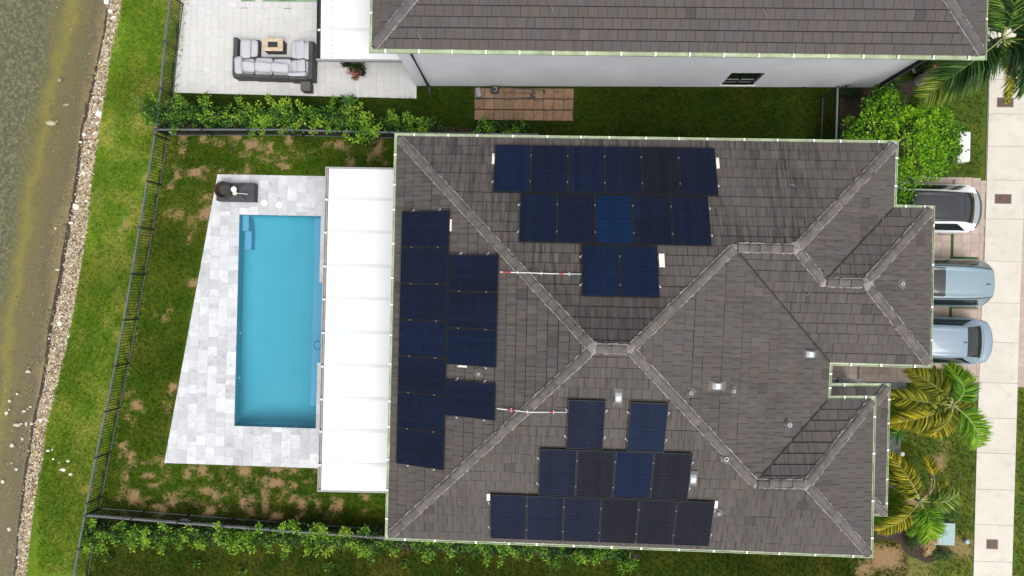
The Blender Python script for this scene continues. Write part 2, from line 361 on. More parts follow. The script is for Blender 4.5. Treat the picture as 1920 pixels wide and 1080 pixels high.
# ------------------------------------------------------------------ terrain lines (from the photo, on the ground)
EDGE = [(231, -60), (228, 0), (222, 40), (213, 80), (205, 120), (197, 180), (185, 250), (178, 300), (170, 360), (165, 420), (152, 500), (140, 570), (128, 640), (115, 690), (100, 750), (85, 810), (78, 870), (65, 940), (58, 1000), (48, 1080), (38, 1150)]
WATER = [(206, -60), (202, 0), (196, 60), (182, 120), (173, 165), (153, 240), (148, 290), (140, 350), (131, 400), (122, 450), (111, 520), (103, 560), (91, 620), (86, 680), (77, 730), (67, 770), (61, 800), (55, 840), (46, 890), (40, 950), (33, 1010), (28, 1080), (20, 1150)]
RAIL = [(326, -60), (318, 0), (306, 100), (298, 200), (291, 247), (268, 386), (232, 599), (207, 727), (190, 805), (171, 900), (158, 970), (146, 1030), (139, 1080), (128, 1150)]
FH = 1.05
def line(pts, z):
    q = sorted([tuple(P(a, b, z)) for a, b in pts], key=lambda p: p[1]); ys = [p[1] for p in q]; xs = [p[0] for p in q]
    def f(y):
        y = np.asarray(y, float); v = np.interp(y, ys, xs)
        sl = (xs[-1]-xs[0])/(ys[-1]-ys[0]); far = lambda d: sl*60*np.tanh(d/60)
        v = np.where(y < ys[0], xs[0]+far(y-ys[0]), v)
        return np.where(y > ys[-1], xs[-1]+far(y-ys[-1]), v)
    return f
ZE, ZW = -0.28, -0.5
f_edge, f_water, f_fence = line(EDGE, ZE), line(WATER, ZW), line(RAIL, FH)
POOL = [G(449, 402, 0.04), G(604, 405.5, 0.04), G(590, 803.5, 0.04), G(439.5, 798.5, 0.04)]
PX0 = (POOL[0][0]+POOL[3][0])/2; PX1 = (POOL[1][0]+POOL[2][0])/2; PY1 = (POOL[0][1]+POOL[1][1])/2; PY0 = (POOL[2][1]+POOL[3][1])/2
DK = [tuple(G(408, 325, 0.04)), tuple(G(613, 332, 0.04)), tuple(G(600, 877, 0.04)), tuple(G(308, 869, 0.04))]
DNY = (DK[0][1]+DK[1][1])/2; DSY = (DK[2][1]+DK[3][1])/2

# ---- bank: strip between the fence and the lawn's edge
def strip_mesh(name, fa, fb, za, zb, ny, nx, mat, y0=-400, y1=400, curve=1.0, attr=None, pw=1.0):
    ys = np.concatenate([-14-(-14-y0)*np.linspace(1, 0, 12)[:-1]**2, np.linspace(-14, 14, ny), 14+(y1-14)*np.linspace(0, 1, 12)[1:]**2])
    us = np.linspace(0, 1, nx)**pw; V = []; U = []
    for y in ys:
        a, b = float(fa(y)), float(fb(y))
        for u in us: V.append((a+(b-a)*u, y, za+(zb-za)*u**curve)); U.append(u)
    Fc = [(i*nx+j, i*nx+j+1, (i+1)*nx+j+1, (i+1)*nx+j) for i in range(len(ys)-1) for j in range(nx-1)]
    me = bpy.data.meshes.new(name); me.from_pydata(V, [], Fc); me.materials.append(mat)
    return me, np.array(V), np.array(U)
def set_attr(me, name, vals, col=False):
    if col:
        a = me.attributes.new(name, 'FLOAT_COLOR', 'POINT'); v = np.ones((len(vals), 4)); v[:, :3] = vals; a.data.foreach_set('color', v.ravel())
    else:
        a = me.attributes.new(name, 'FLOAT', 'POINT'); a.data.foreach_set('value', np.asarray(vals, float))
DRY = [(344,259,14,16),(380,258,10,16),(397,263,12,10),(413,271,10,6),(445,256,24,14),(438,279,12,20),(473,270,22,14),(466,281,12,16),(457,292,14,6),(505,279,12,18),(515,300,20,18),(497,300,12,10),(542,261,12,22),(561,291,30,12),(535,313,18,8),(464,317,10,18),(415,320,24,10),(364,324,26,12),(332,324,10,20),(614,271,20,8),(636,271,16,12),(656,287,12,26),(660,305,10,14),(708,274,16,36),(712,297,12,20),(342,284,8,12),(335,402,20,16),(356,412,12,28),(386,399,20,20),(320,405,10,10),(389,369,16,14),(317,350,10,6),(367,326,24,10),(335,327,10,16),(362,531,16,12),(387,425,8,16),(354,450,6,14),(310,597,12,20),(285,585,8,8),(257,760,20,14),(250,795,12,20),(240,740,14,10),(325,725,12,12),(315,770,10,20),(245,853,14,12),(246,862,10,14),(275,868,40,12),(229,836,12,10),(225,855,8,10),(235,893,14,26),(280,891,18,8),(314,892,14,26),(351,889,14,18),(380,882,16,18),(421,892,18,36),(457,882,22,16),(287,910,20,8),(230,927,14,18),(252,932,20,24),(260,942,20,8),(321,930,26,14),(324,942,14,12),(351,915,10,8),(390,920,34,12),(405,930,14,18),(450,920,26,26),(455,942,10,20),(470,960,16,16),(369,945,28,12),(395,957,16,14),(422,955,14,10),(304,955,22,20),(292,950,16,6),(231,960,10,8),(517,880,30,10),(552,881,16,10),(485,905,12,18),(515,905,28,14),(497,940,14,60),(580,901,14,8),(552,910,10,8),(525,932,14,14),(550,934,14,12),(565,945,14,20),(577,932,14,8),(635,947,14,20),(596,947,8,18),(610,967,12,18),(520,967,18,12),(557,970,12,8),(680,960,8,8),(687,933,10,8),(590,881,10,8),
       (271,332,10,10),(235,420,14,22),(1700,1065,120,60),(1660,1045,60,40),(1762,868,22,34),(1770,835,20,14),(1712,935,20,30)]
_r = random.Random(21); DRY2 = DRY+[(x+_r.choice((-1, 1))*_r.uniform(.5, 1.0)*a, y+_r.choice((-1, 1))*_r.uniform(.4, .9)*b, a*_r.uniform(.35, .8), b*_r.uniform(.35, .9)) for x, y, a, b in DRY[:97] for _ in (0, 1)]
def dryness(V):
    out = np.zeros(len(V))
    for i, (x, y, a, b) in enumerate(DRY2):
        c = G(x, y); d = 28.5/1300
        dx = np.abs(V[:, 0]-c[0])/(a*d/2+0.03); dy = np.abs(V[:, 1]-c[1])/(b*d/2+0.03)
        r = (dx**4+dy**4)**0.25
        out = np.maximum(out, np.clip(1.35-r*0.8, 0, 1)*(0.72+0.28*math.sin(i*2.3))*(1 if i < len(DRY) else .72))
    return out
def vnoise(V, s, seed):
    """cheap smooth value noise for vertex attributes"""
    r = np.random.default_rng(seed).random((64, 64)); x = V[:, 0]*s % 64; y = V[:, 1]*s % 64
    i, j = x.astype(int), y.astype(int); u, v = x-i, y-j; u = u*u*(3-2*u); v = v*v*(3-2*v); i2, j2 = (i+1) % 64, (j+1) % 64; i %= 64; j %= 64
    return (r[i, j]*(1-u)+r[i2, j]*u)*(1-v)+(r[i, j2]*(1-u)+r[i2, j2]*u)*v
BANK = np.array((0.084, 0.165, 0.014)); YARD = np.array((0.030, 0.072, 0.005)); SIDE_SHADED = np.array((0.018, 0.040, 0.004)); FRONT = np.array((0.066, 0.118, 0.020))  # side lawn green is darkened to carry the shade between the houses
me, V, U = strip_mesh('bank_lawn', lambda y: f_fence(y)+0.25, f_edge, 0.0, ZE, 170, 34, m_lawn, curve=1.6)
n = vnoise(V, 0.5, 1)[:, None]; n2 = vnoise(V, 1.7, 2)[:, None]
gc = BANK*(0.66+0.62*n)*(1, 1, 1)+np.array((0.085, 0.050, 0.026))*np.clip(n2*1.6-.4, 0, 1)*vnoise(V, .9, 8)[:, None]*(1.3+.8*np.clip(V[:, 1:2]/8, 0, 1))
# lush strip by the shore
gc = gc*(1+0.12*(U[:, None] > 0.8))
set_attr(me, 'gcol', gc, True); set_attr(me, 'dry', dryness(V)*0.8); set_attr(me, 'dens', np.clip(1.25-2*dryness(V), .1, 1)*(U < .985)*(U > .03))
bank = tag(link('bank_lawn', me), kind='structure')
# ---- yard / side / front lawns: one grid with a hole under the pool
gx = np.concatenate([[-150., -21.0], np.arange(-19.2, 22.5, 0.15), [30, 60, 400]]); gy = np.concatenate([[-400, -60, -30], np.arange(-13.5, 13.6, 0.15), [30, 60, 400]])
XX, YY = np.meshgrid(gx, gy); nx = len(gx)
V = np.stack([XX.ravel(), YY.ravel(), np.full(XX.size, 0.004)], 1)
hx0, hx1, hy0, hy1 = PX0-0.3, -5.5, PY0-0.3, PY1+0.3
Fc = []
ff = f_fence(gy)
for i in range(len(gy)-1):
    for j in range(nx-1):
        if gx[j+1] < min(ff[i], ff[i+1])-0.05: continue
        if gx[j] > hx0 and gx[j+1] < hx1 and gy[i] > hy0 and gy[i+1] < hy1: continue
        Fc.append((i*nx+j, i*nx+j+1, (i+1)*nx+j+1, (i+1)*nx+j))
me = bpy.data.meshes.new('lawn'); me.from_pydata(V.tolist(), [], Fc); me.materials.append(m_lawn)
n = vnoise(V, 0.6, 3)[:, None]; n2 = vnoise(V, 2.1, 4)[:, None]
gc = np.where((V[:, 0] > 15)[:, None], FRONT, np.where(((V[:, 1] > 6.3) | (V[:, 1] < -9.2))[:, None], SIDE_SHADED, YARD))
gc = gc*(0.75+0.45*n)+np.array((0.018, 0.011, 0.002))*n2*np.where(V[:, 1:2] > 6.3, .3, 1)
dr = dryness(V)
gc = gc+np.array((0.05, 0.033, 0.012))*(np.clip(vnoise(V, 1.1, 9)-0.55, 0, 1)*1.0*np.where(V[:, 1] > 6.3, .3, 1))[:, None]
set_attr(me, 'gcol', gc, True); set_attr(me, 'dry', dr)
PAVED = [DK[:1]+[(-3, DK[1][1]), (-3, DK[2][1])]+DK[3:]]+[[tuple(G(*p)) for p in q] for q in ([(327, 174), (781, 185), (781, 158), (1640, 160), (1640, -80), (343, -80)], [(1500, 335), (1853, 335), (1841, 716), (1500, 730)],
    [(1853, -80), (2000, -80), (2000, 378), (1919, 378), (1896, 1080), (1890, 1200), (1820, 1200), (1824, 1080), (1841, 540)], [(1905, 370), (2000, 370), (2000, 728), (1905, 728)], [(889, 164), (1077, 165), (1075, 228), (888, 226)],
    [(1640, 985), (1700, 975), (1735, 1020), (1760, 1048), (1740, 1056), (1700, 1040), (1684, 1015), (1640, 1010)], [(1655, 815), (1690, 818), (1686, 850), (1655, 850)], [(1575, 165), (1720, 150), (1700, 200), (1660, 250), (1575, 262)],
    [(860, 345), (1510, 350), (1540, 880), (860, 860)])]
def in_paved(p): return any(inside((p[0]+a, p[1]+b), q) for q in PAVED for a in (-.1, .1) for b in (-.1, .1))
dens = np.array([0.0 if in_paved(p) else 1.0 for p in V])*np.clip(1.3-1.5*dr, 0.12, 1)
set_attr(me, 'dens', dens)
lawn = tag(link('lawn', me), kind='structure')
# ---- shore, lake bed, water
me, V, U = strip_mesh('shoreline', f_edge, lambda y: f_water(y)-0.15, ZE-0.02, ZW-0.06, 170, 10, m_shore)
V[:, 2] += rng.normal(0, 0.015, len(V)); me.vertices.foreach_set('co', V.ravel()); set_attr(me, 'deep', U)
tag(link('shoreline', me), kind='structure')
me, V, U = strip_mesh('lake_bed', lambda y: f_water(y)-0.06, lambda y: f_water(y)-330, ZW-0.02, -2.0, 170, 70, m_bed, pw=4.0)
dd = f_water(V[:, 1])-V[:, 0]
wavy = dd+0.9*(vnoise(V, 0.35, 5)-0.5)
set_attr(me, 'deep', np.clip(wavy/4.6, 0, 1))
V[:, 2] = ZW-0.02-0.9*np.clip(dd/6, 0, 1)**1.1+0.04*(vnoise(V, 2.3, 6)-0.5); me.vertices.foreach_set('co', V.ravel())
tag(link('lake_bed', me), kind='structure')
me, V, U = strip_mesh('lake_water', lambda y: f_water(y)+0.04, lambda y: f_water(y)-330, ZW-0.03, ZW-0.03, 60, 8, m_lake, pw=2.0)
tag(link('lake_water', me), kind='structure')

# ---- grass blades (geometry nodes scatter tufts over both lawns)
def tuft():
    mb = MB()
    for k in range(14):
        a = random.uniform(0, 6.28); r = random.uniform(0, 0.07); x, y = r*math.cos(a), r*math.sin(a)
        h = random.uniform(0.03, 0.06); b = random.uniform(0, 6.28); l = random.uniform(0.02, 0.06); wd = 0.006
        dx, dy = math.cos(b), math.sin(b)
        mb.face([(x-dy*wd, y+dx*wd, 0), (x+dy*wd, y-dx*wd, 0), (x+dx*l+dy*wd*.3, y+dy*l-dx*wd*.3, h), (x+dx*l-dy*wd*.3, y+dy*l+dx*wd*.3, h)])
    o = mb.build('grass_tuft', m_blade); tag(o, kind='stuff'); o.location = (0, 0, -8); return o
tf = tuft()
def scatter(src, name, dens):
    me = src.data.copy(); o = tag(link(name, me), kind='stuff')
    ng = bpy.data.node_groups.new(name, 'GeometryNodeTree')
    ng.interface.new_socket('Geometry', in_out='INPUT', socket_type='NodeSocketGeometry'); ng.interface.new_socket('Geometry', in_out='OUTPUT', socket_type='NodeSocketGeometry')
    N = ng.nodes.new; L = ng.links.new
    gi, go = N('NodeGroupInput'), N('NodeGroupOutput'); dp = N('GeometryNodeDistributePointsOnFaces'); ip = N('GeometryNodeInstanceOnPoints'); oi = N('GeometryNodeObjectInfo')
    oi.inputs['Object'].default_value = tf
    na = N('GeometryNodeInputNamedAttribute'); na.data_type = 'FLOAT'; na.inputs['Name'].default_value = 'dens'
    mr = N('ShaderNodeMapRange'); mr.inputs[1].default_value = 0.3; mr.inputs[2].default_value = 1.0; mr.inputs[3].default_value = 0; mr.inputs[4].default_value = dens
    ps = N('GeometryNodeInputPosition'); sx = N('ShaderNodeSeparateXYZ'); L(ps.outputs[0], sx.inputs[0])
    L(na.outputs[0], mr.inputs[0])
    inb = N('FunctionNodeCompare'); inb.data_type = 'FLOAT'; inb.operation = 'LESS_THAN'; inb.inputs[1].default_value = 12.5
    ab = N('ShaderNodeMath'); ab.operation = 'ABSOLUTE'; L(sx.outputs[1], ab.inputs[0]); L(ab.outputs[0], inb.inputs[0])
    in2 = N('FunctionNodeCompare'); in2.data_type = 'FLOAT'; in2.operation = 'LESS_THAN'; in2.inputs[1].default_value = 21
    a2 = N('ShaderNodeMath'); a2.operation = 'ABSOLUTE'; L(sx.outputs[0], a2.inputs[0]); L(a2.outputs[0], in2.inputs[0])
    bm = N('FunctionNodeBooleanMath'); L(inb.outputs[0], bm.inputs[0]); L(in2.outputs[0], bm.inputs[1])
    L(bm.outputs[0], dp.inputs['Selection'])
    rv = N('FunctionNodeRandomValue'); rv.data_type = 'FLOAT_VECTOR'; rv.inputs[0].default_value = (-0.2, -0.2, 0); rv.inputs[1].default_value = (0.2, 0.2, 6.28)
    rs = N('FunctionNodeRandomValue'); rs.data_type = 'FLOAT'; rs.inputs[2].default_value = 0.7; rs.inputs[3].default_value = 1.5
    L(gi.outputs[0], dp.inputs['Mesh']); L(mr.outputs[0], dp.inputs['Density']); L(dp.outputs['Points'], ip.inputs['Points']); L(oi.outputs['Geometry'], ip.inputs['Instance'])
    L(rv.outputs[0], ip.inputs['Rotation']); L(rs.outputs[1], ip.inputs['Scale']); L(ip.outputs[0], go.inputs[0])
    md = o.modifiers.new('scatter', 'NODES'); md.node_group = ng
    return o
scatter(bank, 'bank_grass', 130); scatter(lawn, 'lawn_grass', 75)

# ---- shore gravel and rocks
ICO = None
def ico(sub=1):
    bm = bmesh.new(); bmesh.ops.create_icosphere(bm, subdivisions=sub, radius=1.0); v = np.array([x.co[:] for x in bm.verts]); f = [tuple(q.index for q in x.verts) for x in bm.faces]; bm.free(); return v, f
iv, if_ = ico(1)
VV, FF, TT = [], [], []; nv = 0
PAL = [sc(220, 206, 180), sc(200, 182, 148), sc(180, 152, 108), sc(150, 136, 112), sc(205, 186, 150), sc(230, 220, 202), sc(105, 88, 66), sc(130, 106, 76)]
for k in range(12500):
    y = random.uniform(-13.2, 13.2); u = random.betavariate(1.15, 1.45); a, b = float(f_edge(y)), float(f_water(y))
    x = a+(b-a)*u+random.gauss(0, 0.03); z = ZE+(ZW-ZE)*max(0, min(1, u))
    if u > 0.78 and random.random() < 0.75: continue
    r = random.choice((0.012, 0.015, 0.02, 0.024, 0.038)); v = iv*(1+0.25*rng.random((len(iv), 1)))*np.array([r*random.uniform(0.8, 1.5), r*random.uniform(0.8, 1.3), r*0.7])
    th = random.uniform(0, 6.28); ct, st = math.cos(th), math.sin(th)
    v = np.stack([v[:, 0]*ct-v[:, 1]*st+x, v[:, 0]*st+v[:, 1]*ct+y, v[:, 2]+z], 1)
    VV.append(v); FF += [tuple(i+nv for i in f) for f in if_]; nv += len(v); TT += [mul(random.choice(PAL), random.uniform(0.5, 0.85))]*len(if_)
for k in range(3200):
    y = random.uniform(-13.2, 13.2); dd_ = random.expovariate(1.6); x = float(f_water(y))-dd_-.03; z = ZW-.03-.9*min(1, max(0, dd_)/6)**1.1
    r = random.choice((.010, .014, .018, .024)); v = iv*(1+0.25*rng.random((len(iv), 1)))*np.array([r*random.uniform(.8, 1.5), r*random.uniform(.8, 1.3), r*.6])+np.array([x, y, z])
    VV.append(v); FF += [tuple(i+nv for i in f) for f in if_]; nv += len(v); TT += [mul(random.choice(PAL+[sc(70, 62, 48), sc(60, 56, 42)]), random.uniform(.3, .6))]*len(if_)
me = bpy.data.meshes.new('shore_gravel'); me.from_pydata(np.concatenate(VV).tolist(), [], FF); me.materials.append(m_gravel)
at = me.attributes.new('tint', 'FLOAT_COLOR', 'FACE'); at.data.foreach_set('color', [c for t in TT for c in (*t, 1)])
tag(link('shore_gravel', me), kind='stuff')
iv2, if2 = ico(2)
def rock(px, py, r, z, label, group, c=(0.46, 0.43, 0.35)):
    v = iv2*(1+0.22*np.sin(iv2[:, [1]]*3+px)+0.15*rng.standard_normal((len(iv2), 1))*0.6)*np.array([r*random.uniform(0.8, 1.3), r*random.uniform(0.75, 1.1), r*0.6])
    mb = MB(); mb.mesh(v, if2, mul(c, random.uniform(0.85, 1.1))); q = P(px, py, z)
    tag(mb.build('rock', m_gravel, None, (q[0], q[1], z+r*0.1)), label, 'rock', group)
for px, py, r in ((90, 845, .06), (98, 843, .04), (100, 861, .05), (128, 864, .07), (111, 867, .03), (119, 881, .09), (114, 881, .05), (134, 889, .09), (131, 891, .05)):
    rock(px, py, r, -0.15, 'small white stone lying loose on the bright lawn by the gravel shore', 'white stones on the bank lawn', (0.72, 0.70, 0.62))
for px, py, r in ((53, 696, .10), (32, 739, .05), (18, 752, .06), (12, 775, .07), (17, 768, .05), (45, 771, .07), (57, 763, .05), (52, 767, .05), (32, 797, .11), (40, 794, .07), (49, 795, .07), (60, 794, .08), (42, 823, .07), (23, 835, .09), (22, 868, .05), (31, 880, .08), (5, 903, .07), (17, 992, .07), (108, 506, .08), (104, 428, .05)):
    rock(px, py, r, ZW-0.04, 'pale stone breaking the shallow lake water off the gravel shore', 'pale stones in the lake shallows')
for px, py, r, c in ((97, 230, .17, (0.33, 0.30, 0.2)), (112, 150, .09, (0.3, 0.27, 0.18)), (107, 228, .07, (0.27, 0.24, 0.17)), (122, 197, .08, (0.33, 0.3, 0.22)), (127, 196, .06, (0.33, 0.3, 0.22))):
    rock(px, py, r, ZW-0.12, 'olive brown stone sunk on the lake bed beside the yellow algae band', 'sunken stones in the lake', c)
for px, py, r, c in ((200, 3, .12, (.7, .7, .66)), (207, 22, .08, (.7, .7, .66)), (215, 33, .1, (.66, .64, .58)), (186, 212, .16, (.68, .68, .66)), (191, 221, .1, (.6, .6, .58)), (183, 232, .1, (.6, .6, .58)), (175, 246, .1, (.3, .16, .11)), (179, 250, .1, (.62, .6, .55)), (171, 256, .09, (.4, .2, .14)), (158, 253, .09, (.7, .68, .6)), (151, 267, .05, (.72, .66, .52)), (168, 330, .09, (.66, .64, .58)), (157, 325, .1, (.6, .58, .52)), (163, 378, .08, (.68, .66, .6)), (143, 388, .14, (.62, .56, .46)), (133, 418, .1, (.66, .63, .56)), (156, 443, .07, (.7, .68, .62)), (138, 547, .06, (.66, .63, .56)), (112, 607, .1, (.62, .58, .5)), (76, 788, .09, (.68, .62, .52)), (85, 797, .07, (.68, .64, .56))):
    rock(px, py, r, -0.36, 'larger stone among the gravel along the lake edge', 'larger stones on the gravel shore', c)

# ------------------------------------------------------------------ roofs
EZ = 5.6; TL, TW = 0.345, 0.312
class Plane:
    def __init__(s, a, b, pitch, ins, z=EZ):
        s.a = np.array(a[:2]); u = np.array(b[:2])-s.a; s.len = np.linalg.norm(u); s.u = u/s.len; n = np.array([-s.u[1], s.u[0]])
        if (np.array(ins[:2])-s.a)@n < 0: n = -n
        s.n = n; s.p = pitch; s.z0 = z
    def z(s, xy): return s.z0+s.p*((np.array(xy[:2])-s.a)@s.n)
    def eq(s): return [s.p*s.n[0], s.p*s.n[1], -1], s.p*(s.n@s.a)-s.z0
    def uv(s, xy): d = np.array(xy[:2])-s.a; return (d@s.u, d@s.n)
    def at(s, U, V, h=0.0):
        q = s.a+s.u*U+s.n*V; c = 1/math.sqrt(1+s.p**2)
        return np.array([q[0]-s.n[0]*s.p*c*h, q[1]-s.n[1]*s.p*c*h, s.z0+s.p*V+c*h])
    def hit(s, px, py, h=0.0):
        d = RCn @ np.array([(px-960)/F, -(py-540)/F, -1.0])
        # z = z0+h' + p*n.(xy-a)
        hh = h*math.sqrt(1+s.p**2); num = s.z0+hh-s.p*(s.n@s.a)-H; den = d[2]-s.p*(s.n@d[:2]); t = num/den
        return np.array([0, 0, H])+t*d
def meet(*pl):
    return np.linalg.solve(np.array([p.eq()[0] for p in pl]), np.array([p.eq()[1] for p in pl]))
def tile_roof(roof, planes, mat, n_single, vmax=99, seed=1, lift=0.0, mats={}):
    """planes: list of (Plane, polygon); full tiles that show largest become objects, the rest one stuff mesh"""
    rnd = random.Random(seed); tiles = []
    for pl, poly in planes:
        c = 1/math.sqrt(1+pl.p**2); lp = TL*c; q = [pl.uv(p) for p in poly]
        vm = min(max(v for _, v in q), vmax); u0 = min(u for u, _ in q)-1; u1 = max(u for u, _ in q)
        j = 0; v = 0.125
        while v < vm:
            u = u0+(TW/2 if j % 2 else 0)+rnd.uniform(-0.03, 0.03); wob = rnd.uniform(-0.006, 0.006)
            while u < u1:
                wd = TW+rnd.uniform(-0.004, 0.004)
                cl = clip(q, u+0.0045, u+wd-0.0045, v+wob, v+wob+lp-0.026)
                u += wd
                if cl and area(cl) > 0.002:
                    if sum(cl[i-1][0]*cl[i][1]-cl[i][0]*cl[i-1][1] for i in range(len(cl))) < 0: cl = cl[::-1]
                    full = len(cl) == 4 and area(cl) > 0.97*(wd-0.009)*(lp-.026)
                    jit = rnd.gauss(0, 0.004); sk = rnd.gauss(0, 0.006)
                    um = u-wd/2
                    top = [pl.at(a, b, lift+0.060+jit+sk*(a-um)/TW-0.036*(b-v)/lp) for a, b in cl]; bot = [pl.at(a, b, lift+0.002) for a, b in cl]
                    g = rnd.gauss(1.0, 0.035); r = rnd.random()
                    if r < 0.018: g *= 0.72
                    elif r < 0.04: g *= 1.14
                    warm = rnd.gauss(0, 0.018)+(0.035 if rnd.random() < 0.15 else 0)
                    tiles.append((full, top, bot, (g*(1+warm), g, g*(1-warm)), [(a, b/c) for a, b in cl], mats.get(id(pl), mat)))
            v += lp; j += 1
    def score(t):
        cx = np.mean([p for p in t[1]], 0); d = RCn.T @ (cx-np.array([0, 0, H])); x = 960+F*d[0]/-d[2]; y = 540-F*d[1]/-d[2]
        return (0 <= x <= 1920 and 0 <= y <= 1080, cx[2])
    full = sorted([t for t in tiles if t[0]], key=score, reverse=True)
    single = [t for t in full if score(t)[0]][:n_single]; ids = set(map(id, single))
    def add(mb, t, o=np.zeros(3)):
        top = [p-o for p in t[1]]; bot = [p-o for p in t[2]]; k = len(top)
        mb.face(top, t[3], t[4])
        for i in range(k): mb.face([bot[i], bot[(i+1) % k], top[(i+1) % k], top[i]], mul(t[3], 0.8), [t[4][i], t[4][(i+1) % k], t[4][(i+1) % k], t[4][i]])
    for t in single:
        o = np.mean(t[1], 0); mb = MB(); add(mb, t, o); mb.build('roof_tile', t[5], roof, tuple(o))
    rest = {}
    for t in tiles:
        if id(t) not in ids: add(rest.setdefault(t[5].name, (MB(), t[5]))[0], t)
    for mb, mt in rest.values(): mb.build('roof_tiles', mt, roof, kind='stuff')
def ridge_line(roof, a, b, mat_r=None, mat_m=None, start=0.0, end=0.0, side_drop=0.045):
    a, b = np.array(a), np.array(b); L = np.linalg.norm(b-a); d = (b-a)/L; sd = np.array([-d[1], d[0], 0]); sd /= np.linalg.norm(sd); up = np.cross(d, sd); up = up if up[2] > 0 else -up
    a = a+d*start; L -= start+end; n = max(1, round(L/0.36)); l = L/n
    for k in range(n):
        mb = MB(); o = a+d*(k+0.5)*l; w0 = 0.148+random.gauss(0, 0.004); w1 = w0-0.026; h = 0.100+random.gauss(0, 0.005); off = random.gauss(0, 0.006)
        rows = []
        for s, ww, hh in ((-l/2, w0, h+0.020), (l/2+0.02, w1, h-0.012)):
            rows.append([d*s+sd*(off+x*ww)+up*z for x, z in ((-1, -0.01), (-0.86, hh*0.62), (-0.5, hh*0.93), (0, hh), (0.5, hh*0.93), (0.86, hh*0.62), (1, -0.01))])
        m = len(rows[0])
        mb.mesh(rows[0]+rows[1], [(i, i+1, m+i+1, m+i) for i in range(m-1)]+[tuple(range(m-1, -1, -1)), tuple(range(m, 2*m))])
        mb.build('ridge_tile', mat_r or m_ridge, roof, tuple(o))
    ns = max(4, int(L/0.07))
    for sg in (-1, 1):
        mb = MB(); pr = []
        for k in range(ns+1):
            w = 0.160+random.uniform(-0.012, 0.022)+(0.02 if random.random() < 0.06 else 0); q = a+d*L*k/ns
            pr.append((q+sd*sg*0.125+up*0.05, q+sd*sg*(w-0.015)+up*(0.045), q+sd*sg*w+up*(-0.02-side_drop)))
        for k in range(ns):
            for i in range(2): mb.face([pr[k][i], pr[k+1][i], pr[k+1][i+1], pr[k][i+1]])
        mb.build('mortar', mat_m or m_mortar, roof)
def mortar_blob(roof, p, r=0.2):
    mb = MB(); n = 14; ring = []
    for k in range(n):
        t = 2*math.pi*k/n; rr = r*random.uniform(0.45, 1.15); ring.append((p[0]+rr*math.cos(t), p[1]+rr*math.sin(t), p[2]+0.075-0.25*rr))
    for k in range(n): mb.face([(p[0], p[1], p[2]+0.15), ring[k], ring[(k+1) % n]])
    mb.build('mortar', m_mortar, roof)
def gutter_run(parent, poly, i, z, w=0.13, straps=(), mat=None):
    """one straight mitred gutter along edge i of a closed plan polygon"""
    n = len(poly); i2 = (i+1) % n; ins = {d: inset(poly, d) for d in (0, 0.014, 0.03, w)}
    o0, o1 = np.array(poly[i][:2]), np.array(poly[i2][:2])
    prof = [(0.014, -0.11), (0, 0.0), (0.0, 0.012), (0.014, 0.012), (0.03, -0.028), (w, -0.028), (w, 0.03)]
    mb = MB()
    for d in (0, 0.014, 0.03, w): pass
    for (da, za), (db, zb) in zip(prof[:-1], prof[1:]):
        A, B = ins[da], ins[db]; mb.face([(*A[i], z+za), (*A[i2], z+za), (*B[i2], z+zb), (*B[i], z+zb)])
    g = mb.build('gutter', mat or m_gut, parent)
    for s in straps:
        c = o0+(o1-o0)*s; e = (o1-o0)/np.linalg.norm(o1-o0); nn = ins[w][i]-o0; nn = nn-e*(nn@e); nn = nn/np.linalg.norm(nn)
        mb = MB(); a = c+nn*0.0; b = c+nn*(w+0.015); hw = 0.028
        mb.face([(*(a-e*hw), z+0.02), (*(a+e*hw), z+0.02), (*(b+e*hw), z+0.035), (*(b-e*hw), z+0.035)])
        mb.face([(*(a-e*hw), z-0.05), (*(a+e*hw), z-0.05), (*(a+e*hw), z+0.02), (*(a-e*hw), z+0.02)])
        mb.build('gutter_strap', m_strap, g)
    return g

# ---- the solar house
EP = {k: P(*v, EZ) for k, v in dict(A=(740, 250), B=(1684, 264), C=(1680, 384), D=(1752, 386), E=(1747, 690), F=(1560, 685), G=(1557, 742), K=(1642, 742), I=(1636, 1046), J=(722, 1012)).items()}
order = 'ABCDEFGKIJ'; OUT = [EP[k] for k in order]
mid = P(1150, 650, 8)
pN = Plane(EP['A'], EP['B'], .394, mid); pS = Plane(EP['J'], EP['I'], .394, mid); pW = Plane(EP['A'], EP['J'], .408, mid)
pC = Plane(EP['F'], EP['G'], .386, mid); pNS = Plane(EP['F'], EP['E'], .394, P(1450, 467, 7)); pNE = Plane(EP['B'], EP['C'], .394, mid)
pGN = Plane(EP['C'], EP['D'], .405, P(1600, 500, 6)); pGE = Plane(EP['D'], EP['E'], .40, mid); pSN = Plane(EP['G'], EP['K'], .394, P(1500, 900, 6)); pSE = Plane(EP['K'], EP['I'], .40, mid)
R1 = meet(pN, pS, pW); R2 = meet(pN, pS, pC); R3 = meet(pN, pC, pNS); R4 = meet(pN, pNS, pNE); R5 = meet(pNS, pNE, pGN); R6 = meet(pGN, pGE, pNS); R7 = meet(pS, pC, pSN); R8 = meet(pS, pSN, pSE)
house = empty('house', (*G(1150, 640), 0), 0, 'house with grey brown tiled hip roof carrying many solar panels', 'house')
def under(parent, o): o.matrix_parent_inverse = Matrix.Translation(-parent.location); return o
class HP:    # builds parts in world coordinates under an Empty
    pass
def hb(mb, name, mat, parent, **k):
    o = mb.build(name, mat, parent, **k); return o
house.location = (0, 0, 0)
